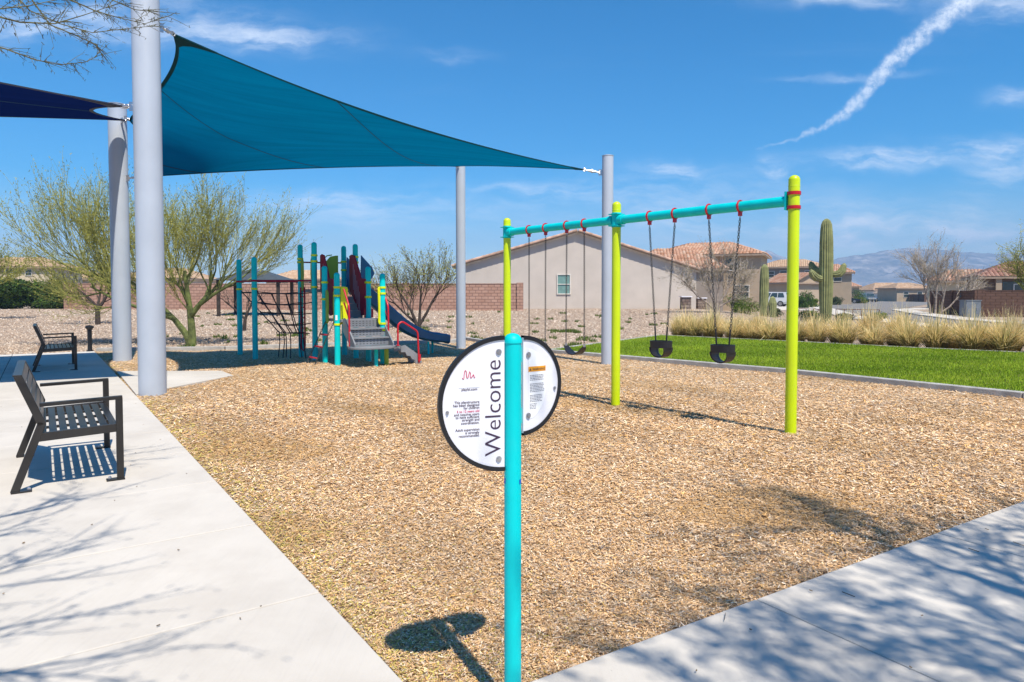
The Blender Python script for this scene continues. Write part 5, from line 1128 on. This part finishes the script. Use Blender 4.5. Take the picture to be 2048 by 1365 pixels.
nr_ = [([(0, 0, -.1), (-.1, .1, .9), (-.3, .2, 1.9), (-.5, .3, 3.0), (-.8, .4, 3.8)], [.14, .12, .09, .06, .03]), ([(-.1, .1, 1.3), (-.9, .2, 2.3), (-1.6, .4, 3.3)], [.09, .07, .03]), ([(-.1, .1, 1.4), (.4, .9, 2.4), (.7, 1.6, 3.3)], [.09, .06, .03]), ([(-.2, .1, 1.7), (-.6, 1.0, 2.7), (-.9, 1.7, 3.4)], [.08, .06, .03]), ([(-.1, .1, 1.2), (.7, -.2, 2.2), (1.2, -.4, 3.2)], [.08, .06, .03])]
tree('palo_verde_tree', 'palo verde tree casting dappled shadow over the path corner', (4.85, -1.0, 0), nr_, .14, [dict(n=6, L=1.15, spread=40, trop=.10, r=.022), dict(n=6, L=.9, spread=36, trop=.06, r=.012), dict(n=5, L=.6, spread=32, trop=.03, r=.007)], (3, .05, .011, FG, .05), BARK_G, 22, twig=TWG).scale = (1.35, 1.35, 1.35)

# ---------------------------------------------------------------- shrubs, cacti, bunch grass
def bush(label, c, rad, n, pal, seed, ls=.09, name='shrub', group=None, cat='shrub'):
    g = np.random.default_rng(seed); x0, y0, z0 = c; root = empty(name, c, label, cat, group); ORG[root] = Vector((0, 0, 0))
    stm = MB()
    for i in range(7):
        a = g.random()*6.28; e = Vector((rad[0]*.6*math.cos(a), rad[1]*.6*math.sin(a), rad[2]*1.2)); stm.tube([(0, 0, -.1), e*.5, e], [.03, .02, .008], 4, cap=False)
    stm.build('stem', BARK_D, root, local=True)
    lob = [(g.uniform(-.55, .55), g.uniform(-.5, .5), g.uniform(.2, 1.2), g.uniform(.4, .65)) for _ in range(11)]; V = []; tone = []
    for i in range(n):
        l = lob[g.integers(11)]; d = g.normal(0, 1, 3); d /= np.linalg.norm(d); r = l[3]*g.uniform(.6, 1.08); p = np.array([(l[0]+d[0]*r)*rad[0], (l[1]+d[1]*r)*rad[1], max(.02, (l[2]+d[2]*r*.9)*rad[2])])
        a = g.normal(0, 1, 3); a /= np.linalg.norm(a); b = np.cross(a, d+g.normal(0, .4, 3)); b /= (np.linalg.norm(b)+1e-6); s = ls*g.uniform(.6, 1.4)
        V += [p-a*s-b*s*.35, p+a*s-b*s*.2, p+a*s*1.1+b*s*.2, p-a*s+b*s*.35]; k = pal[g.integers(len(pal))]; q_ = g.uniform(.7, 1.3); tone.append(tuple(x*q_ for x in k))
    np_mesh('foliage', V, np.arange(4*n).reshape(-1, 4), LEAF, tone, parent=root); return root
GR = [(.045, .10, .015), (.07, .14, .02), (.10, .16, .02), (.035, .07, .015)]; GY = [(.13, .20, .02), (.09, .15, .02), (.17, .22, .03)]; GD = [(.07, .10, .03), (.10, .12, .05), (.05, .08, .025)]
for i, (px, Y, rx, rz, lb) in enumerate(((-60, 50, 2.6, 1.5, 'dense green hedge shrub under the pale two-storey house'), (25, 49, 2.3, 1.35, 'dense green hedge shrub beside the path end tree'), (95, 50, 1.7, 1.3, 'rounded green hedge shrub touching the block wall end'))):
    q = at(px, 620, Y); bush(lb, (q.x, Y, gz(q.x, Y)), (rx, 1.6, rz), 9000, GR+GD[:1], 31+i, .11, group='hedge shrubs by the wall end')
for i, (px, Y, rx, rz, pal, lb) in enumerate(((1492, 46, 1.15, .75, GY, 'bright yellow-green mounded shrub beside the short saguaro'), (1470, 47, .8, .8, GR, 'dark green shrub under the leafless tree'), (1612, 78, 1.2, 1.5, GR, 'tall green shrub beside the white vehicle drive'), (1604, 74, 1.1, .8, GR, 'round green shrub by the street edge'), (1624, 80, .9, .7, GY, 'small yellow-green shrub by the street edge'), (1672, 100, .9, .8, GD, 'greyish shrub in front of the black car'), (1715, 120, 1.6, 1.5, GR, 'green shrub where the street bends'), (1722, 118, 1.1, .8, GY, 'yellow shrub where the street bends'), (1625, 36.5, .75, .42, GY, 'low green mound at the foot of the tall saguaro'), (1690, 36.5, .6, .35, GD, 'low dull green mound by the rusty railing'), (1550, 46, .5, .45, GD, 'grey-green agave clump beside the short saguaro'), (1755, 37, .6, .35, GY, 'low green mound at the railing end'))):
    q = at(px, 620, Y); bush(lb, (q.x, Y, gz(q.x, Y)), (rx, rx*.8, rz), 1500, pal, 60+i, .09 if Y > 60 else .05, group='street side shrubs')
SAG = mat('saguaro_skin', (.22, .23, .09), .8, var=.2, vscale=3); SAGT = mat('saguaro_tip', (.30, .29, .20), .85)
def ribbed(pts, radii, ribs):
    mb = MB(); n = ribs*2; o = 0; pts = [Vector(p) for p in pts]; prev = None
    for i, p in enumerate(pts):
        d = (pts[min(i+1, len(pts)-1)]-pts[max(i-1, 0)]).normalized(); a = d.cross(Vector((0, 1, 0))).normalized() if prev is None else (prev-d*prev.dot(d)).normalized(); prev = a; b = d.cross(a)
        for j in range(n): t = 2*math.pi*j/n; mb.v.append(tuple(p+(a*math.cos(t)+b*math.sin(t))*radii[i]*(1 if j % 2 else .86)))
    for i in range(len(pts)-1):
        for j in range(n): mb.f.append((i*n+j, i*n+(j+1) % n, (i+1)*n+(j+1) % n, (i+1)*n+j))
    mb.f.append(tuple((len(pts)-1)*n+j for j in range(n))); return mb
def col_pts(h, r, lean=0): 
    zs = [-.2, .3, 1, 2, 3, h-1.2, h-.6, h-.3, h-.12, h-.03, h]; rs = [r*.78, r*.82, r*.92, r, r*1.0, r*.95, r*.86, r*.76, r*.55, r*.3, .03]
    z2 = [z for z in zs if z < h+.01]; return [(lean*(z/h)**2, 0, z) for z in sorted(z2)], rs[:len(z2)] if len(z2) == len(zs) else [r*.8]*2+rs[-(len(z2)-2):]
q = at(1651, 648, 35); hs_ = at(1651, 441, 35).z; s1r = empty('saguaro_cactus', (q.x, 35, gz(q.x, 35)), 'tall ribbed saguaro cactus with three stubby arms rising above the bunch grass', 'cactus', 'saguaro cacti'); ORG[s1r] = Vector((0, 0, 0))
p_, r_ = col_pts(hs_+.05, .34, -.04); ribbed(p_, r_, 18).build('stem', SAG, s1r, local=True)
for (dx, dy, z0, L, up_) in ((-1, -.25, 2.35, .72, .30), (-.75, .9, 2.75, .62, .35), (.8, -.3, 2.55, .62, .42)):
    d = Vector((dx, dy, 0)).normalized(); pts = [d*.2+Z*z0, d*.42+Z*(z0-.05), d*.62+Z*(z0+.0), d*(.35+L*.62)+Z*(z0+.14), d*(.35+L*.75)+Z*(z0+up_), d*(.35+L*.78)+Z*(z0+up_+.1)]; ribbed(pts, [.12, .17, .20, .19, .13, .03], 12).build('arm', SAG, s1r, local=True)
q = at(1527, 628, 41); s2r = empty('saguaro_cactus', (q.x, 41, gz(q.x, 41)), 'shorter armless saguaro cactus beside the yellow-green shrub', 'cactus', 'saguaro cacti'); ORG[s2r] = Vector((0, 0, 0))
hh = at(1527, 529, 41).z-gz(q.x, 41); ribbed([(0, 0, -.2), (0, 0, .5), (.01, 0, 1.2), (.02, 0, 2.0), (.03, 0, hh-.5), (.03, 0, hh-.2), (.03, 0, hh-.06), (.03, 0, hh)], [.22, .25, .27, .27, .25, .21, .13, .03], 16).build('stem', SAG, s2r, local=True)
ribbed([(.42, -.2, -.2), (.45, -.2, .3), (.46, -.2, .8), (.46, -.2, 1.1), (.46, -.2, 1.2)], [.2, .24, .24, .15, .03], 14).build('side_stem', SAG, s2r, local=True)
def tuft_mesh(seed, n=760):
    g = np.random.default_rng(seed); V = []; Fq = []; tone = []
    for i in range(n):
        a = g.random()*6.283; r0 = .13*math.sqrt(g.random()); b = np.array([r0*math.cos(a), r0*math.sin(a), -.03]); lean = abs(g.normal(0, .52))+.05; a2 = a+g.normal(0, .5); h = g.uniform(.45, .95)*(1.15-.35*min(lean, 1)); stalk = g.random() < .16
        if stalk: h *= 1.35; lean *= .6
        d = np.array([math.cos(a2), math.sin(a2), 0]); s = np.array([-d[1], d[0], 0])*(.0065 if not stalk else .005)
        p1 = b+d*lean*h*.35+np.array([0, 0, h*.55]); p2 = b+d*lean*h*.95+np.array([0, 0, h*(1.0-.30*lean)]); o = len(V)
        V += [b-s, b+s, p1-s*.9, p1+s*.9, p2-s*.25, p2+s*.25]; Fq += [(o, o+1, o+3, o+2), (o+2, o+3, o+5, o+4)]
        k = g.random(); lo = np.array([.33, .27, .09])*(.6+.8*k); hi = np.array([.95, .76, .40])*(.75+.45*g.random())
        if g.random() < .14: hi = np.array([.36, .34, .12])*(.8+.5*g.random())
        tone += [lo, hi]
    return V, Fq, tone
tm_ = []
for i in range(6):
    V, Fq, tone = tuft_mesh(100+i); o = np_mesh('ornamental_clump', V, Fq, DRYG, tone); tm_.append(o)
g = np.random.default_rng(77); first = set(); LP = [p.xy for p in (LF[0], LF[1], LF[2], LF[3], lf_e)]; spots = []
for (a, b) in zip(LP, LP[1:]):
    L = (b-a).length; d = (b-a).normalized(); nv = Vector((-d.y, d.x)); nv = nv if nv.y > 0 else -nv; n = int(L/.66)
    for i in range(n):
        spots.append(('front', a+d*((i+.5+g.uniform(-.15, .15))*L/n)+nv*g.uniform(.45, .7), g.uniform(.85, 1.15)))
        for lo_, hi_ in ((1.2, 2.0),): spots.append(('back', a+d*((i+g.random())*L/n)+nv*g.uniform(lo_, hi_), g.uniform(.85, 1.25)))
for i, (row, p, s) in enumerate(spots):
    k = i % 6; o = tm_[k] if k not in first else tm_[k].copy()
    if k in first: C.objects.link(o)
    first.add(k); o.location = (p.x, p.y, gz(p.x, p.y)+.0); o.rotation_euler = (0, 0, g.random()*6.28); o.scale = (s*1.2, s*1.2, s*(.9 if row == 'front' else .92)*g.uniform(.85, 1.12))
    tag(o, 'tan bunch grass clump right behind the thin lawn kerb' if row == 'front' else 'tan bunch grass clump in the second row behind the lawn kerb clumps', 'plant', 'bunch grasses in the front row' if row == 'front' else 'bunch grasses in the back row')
qs = gnd(1834.5, 693, .0); cl = [o for o in C.objects if o.name.startswith('ornamental_clump')]
for tgt, lb in ((qs.xy, 'tan bunch grass clump touching the purple notice sign'), (Vector((at(1651, 648, 35).x, 34)), 'tan bunch grass clump closest to the foot of the tall saguaro'), (LF[0].xy, 'tan bunch grass clump ending the row at the gravel corner of the lawn')):
    k = min((o for o in cl if 'clump in' in o['label'] or 'clump right' in o['label']), key=lambda o: (o.location.xy-tgt).length); k['label'] = lb
# purple notice by the lawn
q = gnd(1834.5, 693, .0)+Vector((.05, .18, 0)); ns = empty('notice_sign', (q.x, q.y, 0), 'small purple notice sign with a white ring emblem by the lawn kerb', 'sign')
MB().box((q.x, q.y, .17), (.03, .012, .44)).build('post', STEEL, ns); zc = at(1835.5, 676, q.y).z; pn_ = MB().box((q.x+.01, q.y-.012, zc), (.245, .008, .20)).build('panel', PURPLE, ns, bevel=.004)
MB().tube([(q.x+.01+.04*math.cos(R(t)), q.y-.018, zc-.02+.04*math.sin(R(t))) for t in range(0, 361, 30)], .006, 5, cap=False).tube([(q.x+.035, q.y-.018, zc+.012), (q.x-.015, q.y-.018, zc-.052)], .005, 5).build('emblem', WHITE2, pn_)
for k in range(6): MB().box((q.x-.075+.033*k, q.y-.0175, zc+.062), (.022, .002, .02)).build('print_mark', WHITE2, pn_)
# rusty railing
for a, b, lb in ((1598, 1642, 'short rusty pipe railing left of the tall saguaro'), (1672, 1759, 'rusty pipe railing right of the tall saguaro')):
    p0, p1 = at(a, 620, 40.5), at(b, 622, 38.5); z0 = gz(p0.x, 40); rl_ = empty('pipe_railing', (p0.x, p0.y, z0), lb, 'railing', 'rusty pipe railings'); n = 5 if b-a > 60 else 3
    p0.z = p1.z = z0
    for zz in (.66, .33): MB().tube([p0+Z*zz, p1+Z*zz], .022, 6).build('rail', RUST, rl_)
    for i in range(n+1): c_ = p0.lerp(p1, i/n); MB().tube([c_+Z*-.1, c_+Z*.66], .02, 6).build('upright', RUST, rl_)

# ---------------------------------------------------------------- parked vehicles
TYRE = mat('tyre', (.012, .012, .012), .8); RIM = mat('alloy', (.35, .35, .36), .35, .7); LAMPR = mat('tail_lamp', (.5, .01, .01), .2); LAMPW = mat('head_lamp', (.75, .75, .72), .15)
def car(label, loc, rz, m, suv=True, scale=1.0):
    r = empty('parked_car', loc, label, 'car', 'cars parked along the street', rz); ORG[r] = Vector((0, 0, 0)); k = scale
    # sections along x (front +): half width, bottom, belt height
    H = 1.78 if suv else 1.42; b = 1.02 if suv else .88
    S = [(-2.35, .80, .45, b-.12), (-2.25, .88, .32, b), (-1.4, .94, .25, b+.02), (0, .95, .25, b), (1.1, .94, .25, b-.03), (1.9, .90, .28, b-.12), (2.3, .80, .38, b-.22), (2.38, .70, .48, b-.32)]
    mb = MB(); pr = None
    for x, w, z0, z1 in S:
        cur = [Vector(q)*k for q in ((x, -w*.92, z0), (x, -w, z0+.25), (x, -w*.96, z1), (x, w*.96, z1), (x, w, z0+.25), (x, w*.92, z0))]
        if pr:
            for i in range(6): mb.quad(pr[i], pr[(i+1) % 6], cur[(i+1) % 6], cur[i])
        else: mb.add(cur, [tuple(range(6))])
        pr = cur
    mb.add(pr, [tuple(range(6))]); body = mb.build('body', m, r, smooth=True, local=True)
    G = [(-2.2, .85, b), (-1.95 if suv else -1.3, .72, H-.04), (.35 if suv else .2, .72, H), (1.25, .86, b-.03)]
    mb = MB(); P = [[Vector((x, -w, z))*k, Vector((x, w, z))*k] for x, w, z in G]
    for i in range(3): mb.quad(P[i][0], P[i+1][0], P[i+1][1], P[i][1])
    mb.add([P[i][0] for i in range(4)], [(0, 1, 2, 3)]); mb.add([P[i][1] for i in range(4)], [(3, 2, 1, 0)]); mb.quad(P[0][0], P[0][1], P[3][1], P[3][0]); mb.build('cabin', m, r, local=True)
    def gl(name, pts): MB().add([Vector(p)*k for p in pts], [tuple(range(len(pts)))]).build(name, GLASS, r, local=True)
    for s in (-1, 1):
        def sp(t, u): # t along, u up the side glass
            x0 = -2.0+u*.25+t*(3.0-u*.85); return (x0, s*(.865-.135*u+.012), b+.04+(H-b-.10)*u)
        for t0, t1 in ((.04, .30), (.33, .62), (.65, .95)): gl('side_window', [sp(t0, .08), sp(t1, .08), sp(t1*.97, .88), sp(t0, .88)])
        gl('tail_edge', [(-2.05, s*.86, b+.02), (-2.0, s*.86, b+.02), (-2.0, s*.85, b+.05), (-2.05, s*.85, b+.05)])
        MB().box(Vector((-2.28, s*.76, b-.08))*k, (.12*k, .16*k, .3*k)).build('tail_lamp', LAMPR, r, local=True); MB().box(Vector((2.27, s*.62, b-.30))*k, (.16*k, .26*k, .13*k)).build('headlight', LAMPW, r, local=True)
        for x in (-1.42, 1.45):
            wh = MB().tube([Vector((x, s*.76, .34))*k, Vector((x, s*.97, .34))*k], .345*k, 18).build('wheel', TYRE, r, local=True); MB().tube([Vector((x, s*.965, .34))*k, Vector((x, s*.985, .34))*k], .22*k, 14).build('rim', RIM, wh, local=True)
    gl('windscreen', [(1.17, -.76, b+.05), (1.17, .76, b+.05), (.46, .64, H-.06), (.46, -.64, H-.06)]) if False else gl('windscreen', [(1.19, -.76, b+.06), (1.19, .76, b+.06), (.50, .64, H-.05), (.50, -.64, H-.05)])
    xr = -2.2 if suv else -2.1; gl('rear_window', [(-2.185, -.70, b+.12), (-2.185, .70, b+.12), (-2.0, .62, H-.10), (-2.0, -.62, H-.10)] if suv else [(-2.15, -.7, b+.08), (-2.15, .7, b+.08), (-1.4, .62, H-.08), (-1.4, -.62, H-.08)])
    return r
WHT = mat('white_car_paint', (.62, .63, .64), .25, var=.02, coat=.5); BLK = mat('black_car_paint', (.008, .009, .014), .2, var=.02, coat=.6); GRY = mat('grey_car_paint', (.12, .14, .16), .25, var=.02, coat=.5)
car('white sport utility vehicle parked in the drive beyond the short saguaro', (at(1540, 600, 84).x, 84, .08), R(146), WHT); car('black sedan parked right of the tall saguaro', (57.6, 118, .03), R(-28), BLK, False)
car('grey sport utility vehicle facing down the street', (73.8, 141, .03), R(-105), GRY); car('black car parked behind the grey vehicle', (76.6, 146, .03), R(-100), BLK, False)
